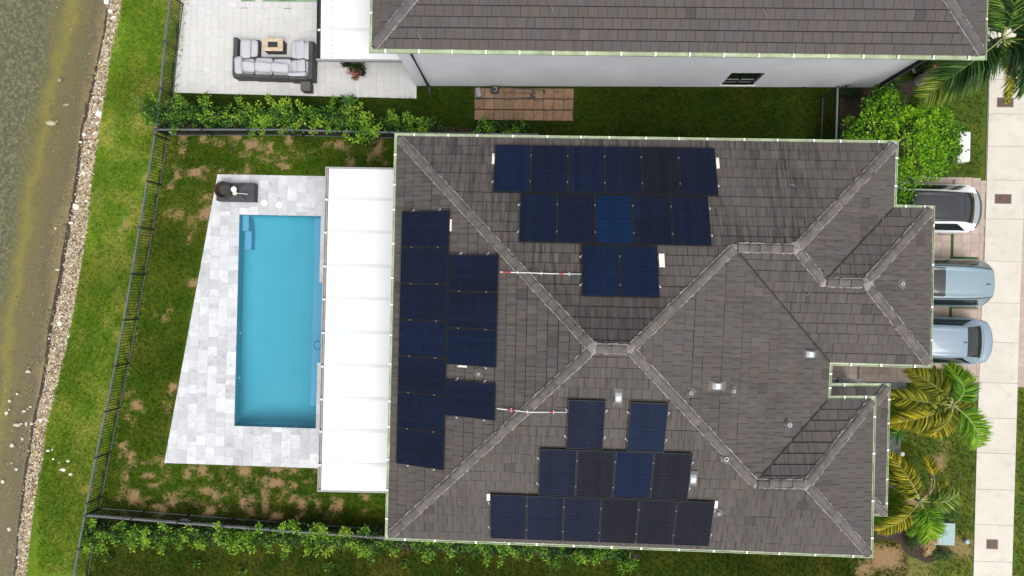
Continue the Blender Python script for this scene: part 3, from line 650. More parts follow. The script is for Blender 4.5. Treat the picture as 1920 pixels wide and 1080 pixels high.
PLN = [(pN, [EP['A'], EP['B'], R4, R3, R2, R1]), (pS, [EP['J'], R1, R2, R7, R8, EP['I']]), (pW, [EP['A'], R1, EP['J']]), (pC, [EP['F'], R3, R2, R7, EP['G']]), (pNS, [EP['F'], EP['E'], R6, R5, R4, R3]),
       (pNE, [EP['B'], EP['C'], R5, R4]), (pGN, [EP['C'], EP['D'], R6, R5]), (pGE, [EP['D'], EP['E'], R6]), (pSN, [EP['G'], EP['K'], R8, R7]), (pSE, [EP['K'], EP['I'], R8])]
def deck(planes, parent, name='roof'):
    mb = MB()
    for pl, poly in planes:
        q = clip([pl.uv(p) for p in poly], -99, 99, .15, 99)
        mb.face([pl.at(a, b, -.01) for a, b in q])
    return mb.build(name, m_deck, parent)
roof = deck(PLN, house)
tile_roof(roof, PLN, m_tile, 300, seed=3, mats={id(pN): m_tileN})
for a, b, s, e in ((EP['A'], R1, .3, .1), (EP['J'], R1, .3, .1), (R1, R2, .1, .1), (R3, R2, 0.05, .1), (R3, R4, .1, .1), (EP['B'], R4, .25, .1), (R5, R4, .1, .1), (R5, R6, .1, .1), (EP['D'], R6, .25, .1), (EP['E'], R6, .25, .1), (R7, R2, .05, .1), (R7, R8, .1, .1), (EP['K'], R8, .25, .1), (EP['I'], R8, .25, .1)):
    ridge_line(roof, a, b, start=s, end=e)
for p, r in ((R1, .24), (R2, .22), (R3, .17), (R4, .24), (R5, .18), (R6, .24), (R7, .17), (R8, .21)): mortar_blob(roof, p, r)
# dark valley troughs
for a, b in ((EP['C'], R5), (EP['F'], R3), (EP['G'], R7)):
    a, b = np.array(a), np.array(b); d = b-a; d /= np.linalg.norm(d); sd = np.array([-d[1], d[0], 0]); mb = MB()
    mb.face([a+d*.2+sd*.02+(0, 0, .082), a+d*.2-sd*.02+(0, 0, .082), b-d*.25-sd*.02+(0, 0, .082), b-d*.25+sd*.02+(0, 0, .082)])
    mb.build('valley_flashing', m_deck, roof)
nst = {'A': 15, 'B': 2, 'C': 2, 'D': 4, 'E': 3, 'F': 2, 'G': 2, 'K': 4, 'I': 14, 'J': 13}
for i, k in enumerate(order):
    n = nst[k]; gutter_run(house, OUT, i, EZ+0.02, straps=[(j+0.6+random.uniform(-.12, .12))/(n+0.2) for j in range(n)])
def walls(parent, poly, d, z0, z1, mat, name='wall'):
    w = inset(poly, d); n = len(w); mb = MB()
    for i in range(n): mb.face([(*w[i], z0), (*w[(i+1) % n], z0), (*w[(i+1) % n], z1), (*w[i], z1)])
    mb.build(name, mat, parent)
    mb = MB(); q = inset(poly, 0.10); mb.face([(*p, z1+0.005) for p in q]); mb.build('soffit', m_soffit, parent)
walls(house, OUT, 0.48, 0.0, EZ-0.10, m_stucco)
# garage door and front door on the street side
gw = inset(OUT, 0.48)
for k in range(4):
    y0 = gw[4][1]+0.6; y1 = gw[3][1]-0.6; mb = MB(); mb.box((gw[3][0]+0.02, (y0+y1)/2, 0.3+k*0.56), (0.05, y1-y0, 0.54)); mb.build('garage_door_panel', m_plast, house, bevel=0.01)
# porch roof (lower, hipped skirt in front of the entrance)
ZP = 3.05
pq = [P(1569, 720, ZP), P(1669, 719, ZP), P(1663, 968, ZP), P(1500, 966, ZP), P(1500, 720, ZP)]
pin = P(1600, 840, ZP); qN = Plane(pq[0], pq[1], .394, pin, ZP); qE = Plane(pq[1], pq[2], .394, pin, ZP); qS = Plane(pq[2], pq[3], .394, pin, ZP)
def lift_to(pl, xy): return np.array([xy[0], xy[1], pl.z(xy)])
xi = gw[7][0]+0.02   # up to the house wall
def edge_at(pa, pb, x):
    """point on the hip of two planes at plan x"""
    A = np.array([pa.p*pa.n-pb.p*pb.n]); c = (pa.p*(pa.n@pa.a)-pa.z0)-(pb.p*(pb.n@pb.a)-pb.z0)
    y = (c-A[0][0]*x)/A[0][1]; return np.array([x, y, pa.z((x, y))])
h1, h2 = edge_at(qN, qE, xi), edge_at(qS, qE, xi)
xw = gw[6][0]+0.02
qn0 = np.array([xw, pq[0][1], ZP]); nn1 = np.array([xw, h1[1], qN.z((xw, h1[1]))])
qs0 = np.array([xi, pq[2][1], ZP])
porch = deck([(qN, [qn0, pq[1], h1, nn1]), (qE, [pq[1], pq[2], h2, h1]), (qS, [pq[2], qs0, h2])], house, 'porch_roof')
tile_roof(porch, [(qN, [qn0, pq[1], h1, nn1]), (qE, [pq[1], pq[2], h2, h1]), (qS, [pq[2], qs0, h2])], m_tile, 120, seed=5)
ridge_line(porch, pq[1], h1, start=.2); ridge_line(porch, pq[2], h2, start=.2)
PQ = [qn0, pq[1], pq[2], qs0, np.array([xi-0.6, qs0[1]+1.0, ZP]), np.array([xw, qn0[1]-1.2, ZP])]
gutter_run(house, PQ, 0, ZP+.02, straps=(.1, .55)); gutter_run(house, PQ, 1, ZP+.02, straps=(.12, .3, .5, .72, .9)); gutter_run(house, PQ, 2, ZP+.02)
for x, y in ((pq[1][0]-0.35, pq[1][1]-0.35), (pq[2][0]-0.35, pq[2][1]+0.35)):
    mb = MB(); mb.box((x, y, ZP/2-0.05), (0.35, 0.35, ZP-0.1)); mb.build('porch_column', m_stucco, house)
mb = MB(); mb.prism([(xw, pq[1][1]-.15), (pq[1][0]-.15, pq[1][1]-.15), (pq[2][0]-.15, pq[2][1]+.15), (xw, pq[2][1]+.15)], ZP-0.13, ZP-0.1); mb.build('soffit', m_soffit, house)

# ---- neighbour house
NP = [P(692, 99, EZ), P(1849, 113, EZ), None, None]
NP[2] = NP[1]+np.array([0, 13.2, 0]); NP[3] = NP[0]+np.array([0, 13.2, 0])
NB = empty('neighbour_house', (0, 0, 0), 0, 'white walled house with tiled hip roof beside the grassy side passage', 'house')
nm = (NP[0]+NP[2])/2
nS = Plane(NP[0], NP[1], .394, nm); nW = Plane(NP[3], NP[0], .394*1.0, nm); nE = Plane(NP[1], NP[2], .40, nm); nN = Plane(NP[2], NP[3], .394, nm)
n1, n2 = meet(nS, nN, nW), meet(nS, nN, nE)
PN = [(nS, [NP[0], NP[1], n2, n1]), (nW, [NP[3], NP[0], n1]), (nE, [NP[1], NP[2], n2]), (nN, [NP[2], NP[3], n1, n2])]
nroof = deck(PN, NB)
tile_roof(nroof, PN[:3], m_tile2, 300, seed=11)
m_ridge2 = M('ridge_tile_neighbour', (0.075, 0.070, 0.068), 0.85, 0.15, 4, 50, 0.3, rnd=0.1)
for a in (NP[0], NP[1]): ridge_line(nroof, a, n1 if a is NP[0] else n2, m_ridge2, start=.3, end=.1)
ridge_line(nroof, n1, n2, m_ridge2)
for i, n in enumerate((18, 5, 0, 5)): gutter_run(NB, NP, i, EZ+.02, straps=[(j+.5)/n for j in range(n)])
# walls: south wall has a window opening, corner at the measured base
wA = np.append(G(781, 161), 0); wB = np.append(G(1638, 164), 0); ztop = EZ-0.1
wd = (wB-wA)/np.linalg.norm(wB-wA); wn = np.array([-wd[1], wd[0], 0])
def wpt(u, z, dep=0): q = wA+wd*u+wn*dep; return (q[0], q[1], z)
def wall_hit(px, py):
    d = RCn @ np.array([(px-960)/F, -(py-540)/F, -1.0]); t = (wn@(wA-np.array([0, 0, H])))/(wn@d); q = np.array([0, 0, H])+t*d; return (q-wA)@wd, q[2]
u0, z0 = wall_hit(1352, 159); u1, z1 = wall_hit(1436, 137); Lw = np.linalg.norm(wB-wA)
ub, _ = wall_hit(1412, 159); u1 = ub
mb = MB()
for a, b, c, d in ((0, u0, 0, ztop), (u1, Lw, 0, ztop), (u0, u1, 0, z0), (u0, u1, z1, ztop)): mb.face([wpt(a, c), wpt(b, c), wpt(b, d), wpt(a, d)])
for q in (((u0, z0), (u1, z0)), ((u1, z0), (u1, z1)), ((u1, z1), (u0, z1)), ((u0, z1), (u0, z0))): mb.face([wpt(*q[0]), wpt(*q[0], .12), wpt(*q[1], .12), wpt(*q[1])])
for a, b in ((wA, wA+wn*12.2), (wB, wB+wn*12.2)): mb.face([(a[0], a[1], 0), (b[0], b[1], 0), (b[0], b[1], ztop), (a[0], a[1], ztop)])
mb.build('wall', m_stucco, NB)
mb = MB(); q = inset(NP, .1); mb.face([(*p, ztop+.005) for p in q]); mb.build('soffit', m_soffit, NB)
win = MB()
for a, b, c, d in ((u0, u0+.06, z0, z1), (u1-.06, u1, z0, z1), (u0, u1, z0, z0+.06), (u0, u1, z1-.06, z1), ((u0+u1)/2-.025, (u0+u1)/2+.025, z0, z1)):
    win.mesh([wpt(a, c, .07), wpt(b, c, .07), wpt(b, d, .07), wpt(a, d, .07), wpt(a, c, .12), wpt(b, c, .12), wpt(b, d, .12), wpt(a, d, .12)], [(0, 1, 2, 3), (0, 4, 5, 1), (1, 5, 6, 2), (2, 6, 7, 3), (3, 7, 4, 0)])
wo_ = win.build('window', m_black, NB)
for a, b in ((u0, (u0+u1)/2), ((u0+u1)/2, u1)):
    mb = MB(); mb.face([wpt(a, z0, .10), wpt(b, z0, .10), wpt(b, z1, .10), wpt(a, z1, .10)]); mb.build('pane', m_glass, wo_)
mb = MB(); mb.mesh([wpt(u0-.06, z0-.06, -.04), wpt(u1+.06, z0-.06, -.04), wpt(u1+.06, z0-.06, .1), wpt(u0-.06, z0-.06, .1), wpt(u0-.06, z0, -.04), wpt(u1+.06, z0, -.04), wpt(u1+.06, z0, .1), wpt(u0-.06, z0, .1)], [(0, 1, 2, 3), (7, 6, 5, 4), (0, 4, 5, 1), (1, 5, 6, 2), (2, 6, 7, 3), (3, 7, 4, 0)]); mb.build('window_sill', m_plast, wo_)
# downspouts
u, _ = wall_hit(807, 165)
mb = MB(); mb.tube([wpt(u, ztop+.05, -.35), wpt(u, ztop-.12, -.12), wpt(u, ztop-.4, -.07), wpt(u, .25, -.07), wpt(u+.05, .08, -.3)], .06, 8); mb.build('downspout', m_black, NB)
mb = MB(); mb.tube([wpt(Lw+.06, ztop, -.02), wpt(Lw+.06, .05, -.02)], .09, 8); mb.build('downspout', m_black, NB)
mb = MB(); mb.tube([wpt(Lw+.22, ztop, -.0), wpt(Lw+.22, .05, -.0)], .03, 8); mb.build('conduit', m_strap, NB)

# ------------------------------------------------------------------ patio covers (flat insulated white roofs)
def patio_cover(name, label, corners, seams, zc, thick=0.10, gut_w=0.22, screws=None, south_trim=True, gmat=None, dark=None, posts=(.06, .5, .9)):
    """corners px: NW, NE, SE, SW of the white sheet at height zc; the gutter channel runs along the west side"""
    root = empty(name, (0, 0, 0), 0, label, 'patio cover')
    nw, ne, se, sw = [P(*c, zc)[:2] for c in corners]
    ys = [0]+seams+[1]
    for a, b in zip(ys[:-1], ys[1:]):
        g = 0.004
        q = [nw+(sw-nw)*a, ne+(se-ne)*a, ne+(se-ne)*b, nw+(sw-nw)*b]; q[0] = q[0]+np.array([0, -g]); q[1] = q[1]+np.array([0, -g]); q[2] = q[2]+np.array([0, g]); q[3] = q[3]+np.array([0, g])
        mb = MB(); mb.prism(q, zc-thick, [zc, zc+.08, zc+.08, zc] if area(q) and False else zc); pn = mb.build('roof_panel', m_white, root)
        if screws:
            n = screws
            for k in range(n):
                t = (k+.5)/n; c = q[0]+(q[3]-q[0])*t+np.array([0.42, 0]); mb = MB(); mb.lathe([(.022, 0), (.022, .008), (.008, .014)], (c[0], c[1], zc), 10); mb.build('screw', m_alu, pn)
    for t in seams:
        a, b = nw+(sw-nw)*t, ne+(se-ne)*t; mb = MB(); mb.prism([a+(.02, .10), b+(0, .10), b+(0, -.02), a+(.02, -.02)], zc+.002, zc+.012); mb.build('panel_seam', m_seam, root)
        mb = MB(); mb.box((a[0]-.06, a[1], zc+.01), (.10, .07, .03)); mb.build('bracket', m_white, root)
    e = np.array([-gut_w, 0]); o = np.array([-.03, 0])
    mb = MB()
    mb.prism([nw+o, sw+o, sw+o-(.012, 0), nw+o-(.012, 0)], zc-.14, zc-.005); mb.prism([nw+e, sw+e, sw+e-(.03, 0), nw+e-(.03, 0)], zc-.14, zc+.0)
    mb.prism([nw+o, sw+o, sw+e, nw+e], zc-.16, zc-.10)
    mb.build('gutter', gmat or m_beige, root)
    for a, b, dy in ((nw+e, ne, .04), (sw+e, se, -.04)):
        mb = MB(); mb.prism([a-(.03, 0), b, b+(0, dy*1.6), a+(-.03, dy*1.6)], zc-.16, zc+.006); mb.build('end_trim', dark or m_alu, root)
    for t in posts:
        c = nw+(sw-nw)*t+np.array([.55, 0]); mb = MB(); mb.box((c[0], c[1], (zc-.14)/2), (.12, .12, zc-.14)); mb.build('post', m_alu, root)
    return root
ph = 920-316
patio_cover('patio_cover', 'long white panel patio cover between the blue pool and tiled house', [(617, 316), (757, 318), (738, 921.5), (602, 919)], [(y-316)/ph for y in (374.5, 436.5, 500, 562, 625, 688, 749.5, 810, 873)], 3.0, gut_w=.11)
zc = 3.0
patio_cover('patio_cover', 'white patio cover with a row of screw heads above the pale paving', [(603, -100), (780, -96), (775, 112), (601, 110)], [.33, .745], zc, screws=7, gmat=m_black, gut_w=.13, dark=m_alu, posts=(.1, .45))

# ------------------------------------------------------------------ pool and deck
deckroot = tag(empty('pool_deck'), kind='structure')
def slab(parent, polys, z0, z1, mat, name='paver', bev=0.0):
    for q in polys:
        c = np.mean(np.array(q), 0); mb = MB(); mb.prism([(p[0]-c[0], p[1]-c[1]) for p in q], z0, z1, bottom=False); mb.build(name, mat, parent, (c[0], c[1], 0))
def shrink(q, g):
    c = inset(q, g) if len(q) >= 3 else q
    return [tuple(p) for p in c]
xr = DK[1][0]+1.3
wl = lambda y: DK[3][0]+(DK[0][0]-DK[3][0])*(y-DSY)/(DNY-DSY)
REG = [[(wl(DSY), DSY), (PX0, DSY), (PX0, DNY), (wl(DNY), DNY)], [(PX0, PY1), (xr, PY1), (xr, DNY), (PX0, DNY)], [(PX0, DSY), (xr, DSY), (xr, PY0), (PX0, PY0)]]
yb0, yb1 = P(603, 530, .04)[1], P(598, 680, .04)[1]
REG += [[(PX1, yb0), (xr, yb0), (xr, PY1), (PX1, PY1)], [(PX1, PY0), (xr, PY0), (xr, yb1), (PX1, yb1)]]
PXB = P(612, 600, .04)[0]+0.55
REG += [[(PXB, yb1), (xr, yb1), (xr, yb0), (PXB, yb0)]]
rp = random.Random(4); cw = 0.40
for reg in REG:
    xs0 = min(p[0] for p in reg); xs1 = max(p[0] for p in reg); k0 = math.floor((xs0-PX0)/cw-1e-6); k1 = math.ceil((xs1-PX0)/cw)
    for k in range(k0, k1):
        y = min(p[1] for p in reg)-random.Random(k*17+3).uniform(0, .5)
        while y < max(p[1] for p in reg):
            l = rp.choice((.2, .4, .4, .6, .6)); q = clip(reg, PX0+k*cw+.002, PX0+(k+1)*cw-.002, y+.002, y+l-.002); y += l
            if q and area(q) > .004:
                slab(deckroot, [q], 0.01, 0.045+rp.uniform(-.0015, .0015), m_trav)
mb = MB()
for reg in REG: mb.prism(reg, 0.008, 0.034, bottom=False)
mb.build('grout_bed', m_grout, deckroot)
mb = MB(); mb.prism([(xr, DSY), (-3.0, DSY), (-3.0, DNY), (xr, DNY)], 0.008, 0.045); mb.build('patio_slab', m_patio, deckroot)
# little holes and lids
pool = empty('swimming_pool', (0, 0, 0), 0, 'rectangular swimming pool with turquoise water set in silver paving', 'pool')
ZWt, ZB = -0.05, -1.12
rect = [(PX0, PY0), (PX1, PY0), (PX1, PY1), (PX0, PY1)]
prof = [(0, -.5), (.03, -.62), (.08, -.73), (.16, -.83), (.28, -.93), (.45, -1.01), (.65, -1.06), (.9, -1.09), (1.2, ZB)]
rings = [[(*p, z) for p in inset(rect, d)] for d, z in prof]; mb = MB()
for ra_, rb_ in zip(rings[:-1], rings[1:]):
    for i in range(4): mb.face([ra_[i], rb_[i], rb_[(i+1) % 4], ra_[(i+1) % 4]])
mb.face(rings[-1]); psh = mb.build('pool_floor', m_plaster, pool)
bm = bmesh.new(); bm.from_mesh(psh.data); bmesh.ops.remove_doubles(bm, verts=bm.verts, dist=.0005); bmesh.ops.recalc_face_normals(bm, faces=bm.faces); bm.to_mesh(psh.data); bm.free(); psh.data.shade_smooth(); mb = MB()
def pwall(a, b, z0=-.5, z1=.03): mb.face([(*a, z0), (*b, z0), (*b, z1), (*a, z1)])
for a, b in ((rect[0], rect[1]), ((PX1, PY0), (PX1, yb1)), ((PX1, yb0), (PX1, PY1)), (rect[2], rect[3]), (rect[3], rect[0]), ((PX1, yb1), (PXB, yb1)), ((PXB, yb1), (PXB, yb0)), ((PXB, yb0), (PX1, yb0))): pwall(a, b)
mb.build('pool_shell', m_plaster, pool)
def pstep(px0, py0, px1, py1, zt, mat=None, name='step'):
    a, b = G(px0, py0, zt), G(px1, py1, zt); mb = MB(); mb.box(((a[0]+b[0])/2, (a[1]+b[1])/2, (zt+ZB)/2), (abs(b[0]-a[0]), abs(b[1]-a[1]), zt-ZB)); return mb.build(name, mat or m_step, pool)
pstep(449.5, 403.5, 466, 433, -.28); pstep(449.5, 433, 471, 468, -.55)
xb = G(584, 600, -.5)[0]
mb = MB(); mb.box(((xb+PX1)/2, (PY0+PY1)/2+.4, (-.62+ZB)/2-.02), (PX1-xb-.01, PY1-PY0-.85, -.62-ZB)); mb.build('bench', m_step, pool)
mb = MB(); mb.box(((PXB+PX1)/2, (yb0+yb1)/2, (-.5+ZB)/2), (PXB-PX1-.01, yb0-yb1-.02, -.5-ZB)); mb.build('bench', m_step, pool)
mb = MB(); mb.face([(PX0+.002, PY0+.002, ZWt), (PX1, PY0+.002, ZWt), (PX1, PY1-.002, ZWt), (PX0+.002, PY1-.002, ZWt)]); mb.face([(PX1, yb1+.002, ZWt), (PXB-.002, yb1+.002, ZWt), (PXB-.002, yb0-.002, ZWt), (PX1, yb0-.002, ZWt)]); mb.build('water', m_pool, pool)
for px, py in ((447, 624), (445.5, 708)):
    q = P(px, py, -.3); mb = MB(); mb.tube([(PX0+.002, q[1], -.3), (PX0+.03, q[1], -.3)], .05, 12); mb.build('jet', m_plast, pool)
for px in (556, 536):
    q = P(px, 800, -.15); mb = MB(); mb.tube([(q[0], PY0+.002, -.12), (q[0], PY0+.03, -.12)], .05, 12); mb.build('jet', m_plast, pool)
mb = MB(); c = P(595, 647, -.06)
mb.tube([(c[0]+.155*math.cos(t), c[1]+.17*math.sin(t), -.06+.01*math.sin(3*t)) for t in np.linspace(0.9, 6.5, 26)]+[(c[0]+.25, c[1]+.1, -.03), (c[0]+.22, c[1]-.12, -.02), (c[0]+.3, c[1]-.3, .06)], .014, 6)
tag(mb.build('pool_hose', m_black, None), 'thin dark hose looped at the edge of the pool water', 'hose')
for px, py, nm in ((495.7, 380.7, 0), (523.5, 384, 1)):
    q = P(px, py, .045); mb = MB(); mb.lathe([(.135, 0), (.135, .008), (.12, .012), (.0, .012)], (0, 0, 0), 24); o = mb.build('skimmer_lid', m_plast, None, (q[0], q[1], .046))
    tag(o, 'round white skimmer lid set in the silver paving north of the pool' if False else ('round white skimmer lid with two finger holes, nearer the wicker fire bowl' if nm == 0 else 'plain round white skimmer lid, nearer the white patio cover'), 'lid')
    if nm == 0:
        for dx, dy in ((-.05, -.02), (.05, .04)):
            mb = MB(); mb.lathe([(.014, 0), (.014, .004)], (dx, dy, .0125), 8); mb.build('finger_hole', m_alu, o)
for px, py in ((487.7, 371), (524, 372), (560.5, 372.5)):
    q = P(px, py, .047); mb = MB(); mb.lathe([(.028, 0), (.028, .006), (.012, .008)], (0, 0, 0), 12); tag(mb.build('deck_drain', m_alu, None, (q[0], q[1], .047)), 'small grey drain cap in the silver paving by the skimmer lids', 'drain cap', 'drain caps in pool deck')

# ------------------------------------------------------------------ neighbour's patio paving and small pool
np_root = tag(empty('neighbour_patio'), kind='structure')
e0, e1, e2, e3, e4 = G(327, 174), G(781, 185), G(781, 158), G(343, -30), G(781, -30)
reg = [tuple(e0), tuple(e1), tuple(e4), tuple(e3)]
npool = [G(443, -60, .03), G(596, -60, .03), G(596, 9, .03), G(443, 7, .03)]
nx0, nx1, ny = npool[3][0], npool[2][0]+.4, (npool[2][1]+npool[3][1])/2
pw = .305
for k in range(int((reg[1][0]-reg[0][0])/pw)+3):
    x = reg[0][0]-.3+k*pw; y = min(e0[1], e1[1])-random.Random(k+50).choice((0, .2, .3, .4, .5))
    while y < 12.2:
        l = .61 if rp.random() < .8 else .305
        rg = reg
        q = clip(rg, x+.003, x+pw-.003, y+.003, y+l-.003); y += l
        if not q or area(q) < .004: continue
        cx, cy = np.mean(np.array(q), 0)
        if cy > ny+.0 and nx0 < cx < nx1: continue
        if cx > -4.6 and cy > 8.5: continue
        slab(np_root, [q], .006, .03+rp.uniform(-.0012, .0012), m_patio)
mb = MB(); mb.prism([reg[0], reg[1], (reg[1][0], ny-.05), (reg[0][0]+.4, ny-.05)], .006, .022, bottom=False); mb.prism([(reg[3][0]-.1, ny-.05), (nx0, ny-.05), (nx0, 12.2), (reg[3][0]-.1, 12.2)], .006, .022, bottom=False); mb.build('grout_bed', m_grout, np_root)
for k in range(12):
    x = nx0-.3+k*.36; mb = MB(); mb.box((x+.18, ny-.03, .035), (.352, .26, .03)); mb.build('coping', m_patio, np_root)
npl = empty('neighbour_pool', (0, 0, 0), 0, 'green tinted neighbour pool beyond the pale patio paving', 'pool')
mb = MB(); mb.prism([(nx0, ny+.08), (nx1, ny+.08), (nx1, 16), (nx0, 16)], .005, .012); mb.build('pool_shell', M('green_plaster', (.22, .36, .28), .5, .5, .9, 10, 0), npl)
mb = MB(); mb.prism([(nx0, ny+.085), (nx1, ny+.085), (nx1, 15.9), (nx0, 15.9)], .016, .02); mb.build('water', m_lake, npl)
mb = MB(); a, b = P(671.5, 157, .04), P(671.5, 184, .04); mb.tube([a, b], .025, 8); tag(mb.build('white_pipe', m_plast, None), 'short white pipe lying across the pale paving below the pink flowers', 'pipe')

# ------------------------------------------------------------------ solar panels
PLAIN = np.array((0.0055, 0.0085, 0.022)); BLUE = np.array((0.003, 0.014, 0.046)); DARK = np.array((0.0065, 0.0075, 0.013))
ORD = ['end', 'second', 'third', 'fourth', 'fifth', 'sixth', 'seventh']
def panel_rect(pl, px4, n, along_u, tints, label, gap=0.02, h=0.11):
    uv = [pl.uv(pl.hit(x, y, h+.04)) for x, y in px4]; U = sorted(u for u, _ in uv); V = sorted(v for _, v in uv)
    U0, U1, V0, V1 = (U[0]+U[1])/2, (U[2]+U[3])/2, (V[0]+V[1])/2, (V[2]+V[3])/2
    w = (U1-U0)/n
    # direction of increasing U versus the picture's reading order
    for k in range(n):
        a, b = U0+k*w+gap/2, U0+(k+1)*w-gap/2
        c = pl.at((a+b)/2, (V0+V1)/2, h)
        lb = label if n == 1 else label.replace('#', ORD[k]+(' panel at' if k == 0 else ' panel from'))
        root = empty('solar_panel', tuple(c), 0, lb, 'solar panel', 'rooftop solar panels')
        cs = 1/math.sqrt(1+pl.p**2); ex = np.array([*pl.u, 0]); ey = np.array([*(pl.n*cs), pl.p*cs]); ez = np.cross(ex, ey); ez = ez if ez[2] > 0 else -ez
        hw, hl = (b-a)/2, (V1-V0)/2/cs
        T = lambda x, y, z: ex*x+ey*y+ez*z
        mb = MB()
        def bar(x0, x1, y0, y1):
            pts = [T(x, y, z) for z in (-.0, .042) for x, y in ((x0, y0), (x1, y0), (x1, y1), (x0, y1))]
            mb.mesh(pts, [(0, 3, 2, 1), (4, 5, 6, 7), (0, 1, 5, 4), (1, 2, 6, 5), (2, 3, 7, 6), (3, 0, 4, 7)])
        f = .022
        bar(-hw, hw, -hl, -hl+f); bar(-hw, hw, hl-f, hl); bar(-hw, -hw+f, -hl+f, hl-f); bar(hw-f, hw, -hl+f, hl-f)
        mb.build('frame', m_pframe, root)
        mb = MB(); mb.face([T(-hw+f, -hl+f, .028), T(hw-f, -hl+f, .028), T(hw-f, hl-f, .028), T(-hw+f, hl-f, .028)], tuple(np.array((.004, .005, .008)))); mb.build('backsheet', m_cell, root)
        mb = MB(); nc, nr = 6, 12; W, Lh = 2*hw-2*f-.02, 2*hl-2*f-.03; base = tints[k % len(tints)]
        colj = [random.gauss(1, .07) for _ in range(nc)]; half = random.gauss(1, .06)
        for i in range(nc):
            for j in range(nr):
                x0 = -W/2+i*W/nc; y0 = -Lh/2+j*Lh/nr+(.008 if j >= nr/2 else 0); g = .0022
                tt = base*colj[i]*(half if j >= nr/2 else 1)*random.gauss(1, .05)
                mb.face([T(x0+g, y0+g, .0345), T(x0+W/nc-g, y0+g, .0345), T(x0+W/nc-g, y0+Lh/nr-g-.008/nr, .0345), T(x0+g, y0+Lh/nr-g-.008/nr, .0345)], tuple(np.clip(tt, .002, 1)))
        mb.build('cell_grid', m_cell, root, kind='stuff')
        for s in (-1, 1):
            for t in (-.55, .55):
                if s == -1 and k > 0: continue
                mb = MB(); x = s*(hw+.006); mb.mesh([T(x+dx*.018, t*hl+dy*.025, z) for z in (.0, .052) for dx, dy in ((-1, -1), (1, -1), (1, 1), (-1, 1))], [(4, 5, 6, 7), (0, 1, 5, 4), (1, 2, 6, 5), (2, 3, 7, 6), (3, 0, 4, 7)]); mb.build('clamp', m_clampd, root)
        for t in (-.55, .55):
            mb = MB()
            e0, e1 = (-hw-(.045 if k == 0 else .01)), hw+(.045 if k == n-1 else .01)
            mb.mesh([T(x, t*hl+dy*.02, z) for z in (-.045, -.002) for x, dy in ((e0, -1), (e1, -1), (e1, 1), (e0, 1))], [(4, 5, 6, 7), (0, 1, 5, 4), (1, 2, 6, 5), (2, 3, 7, 6), (3, 0, 4, 7)]); mb.build('mounting_rail', m_metal, root)
            for ee in ([e0] if k == 0 else [])+([e1] if k == n-1 else []):
                mb = MB(); mb.box(tuple(T(ee, t*hl, -.055)), (.035, .05, .06)); mb.build('rail_foot', m_clamp, root)
P_, B_, D_ = PLAIN, BLUE, DARK
panel_rect(pN, [(927, 275), (1341, 279), (1348, 369), (925, 363)], 6, 1, [PLAIN*.8+BLUE*.3, P_, PLAIN*.85+BLUE*.15, P_, D_*1.1, P_], 'solar # the pool end of six in a row facing the passage')
panel_rect(pN, [(975, 366), (1329, 370), (1335, 463), (972, 458)], 5, 1, [PLAIN*.9+BLUE*.15, P_, B_*.95, P_, PLAIN*.9+BLUE*.1], 'solar # the pool end of the row of five facing the passage')
panel_rect(pN, [(1090, 462), (1233, 464), (1238, 562), (1091, 558)], 2, 1, [PLAIN*.7+BLUE*.35, PLAIN*.75+BLUE*.3], 'solar # the pool end of the pair by the short central ridge')
panel_rect(pW, [(758, 395), (847, 395), (834, 879), (744, 873)], 7, 1, [P_, P_, P_, PLAIN*.8+BLUE*.2, P_, PLAIN*.9+BLUE*.1, P_], 'solar # the passage end of seven along the white patio cover')
panel_rect(pW, [(846, 476), (938, 478), (933, 688), (840, 686)], 3, 1, [P_, P_*.95, PLAIN*.8+BLUE*.2], 'solar # the side-passage end of the three behind the seven')
panel_rect(pW, [(838, 713), (932, 717), (931, 788), (836, 781)], 1, 1, [P_], 'lone solar panel below the pipe flashing, joined to the bent white conduit')
panel_rect(pS, [(1066, 746), (1137, 749), (1131, 841), (1060, 837)], 1, 1, [P_], 'single solar panel at the end of the bent white conduit')
panel_rect(pS, [(1181, 751), (1255, 753), (1246, 846), (1175, 842)], 1, 1, [PLAIN*.7+BLUE*.35], 'single navy solar panel beside the hooded vent, no conduit')
panel_rect(pS, [(1012, 838), (1300, 848), (1290, 936), (1008, 925)], 4, 1, [P_, D_, BLUE*.6, D_], 'solar # the pool end of four in a row ending at a vent')
panel_rect(pS, [(920, 924), (1342, 939), (1330, 1022), (917, 1006)], 6, 1, [P_, P_, P_, D_, D_, D_], 'solar # the pool end of six along the gutter over the hedge')
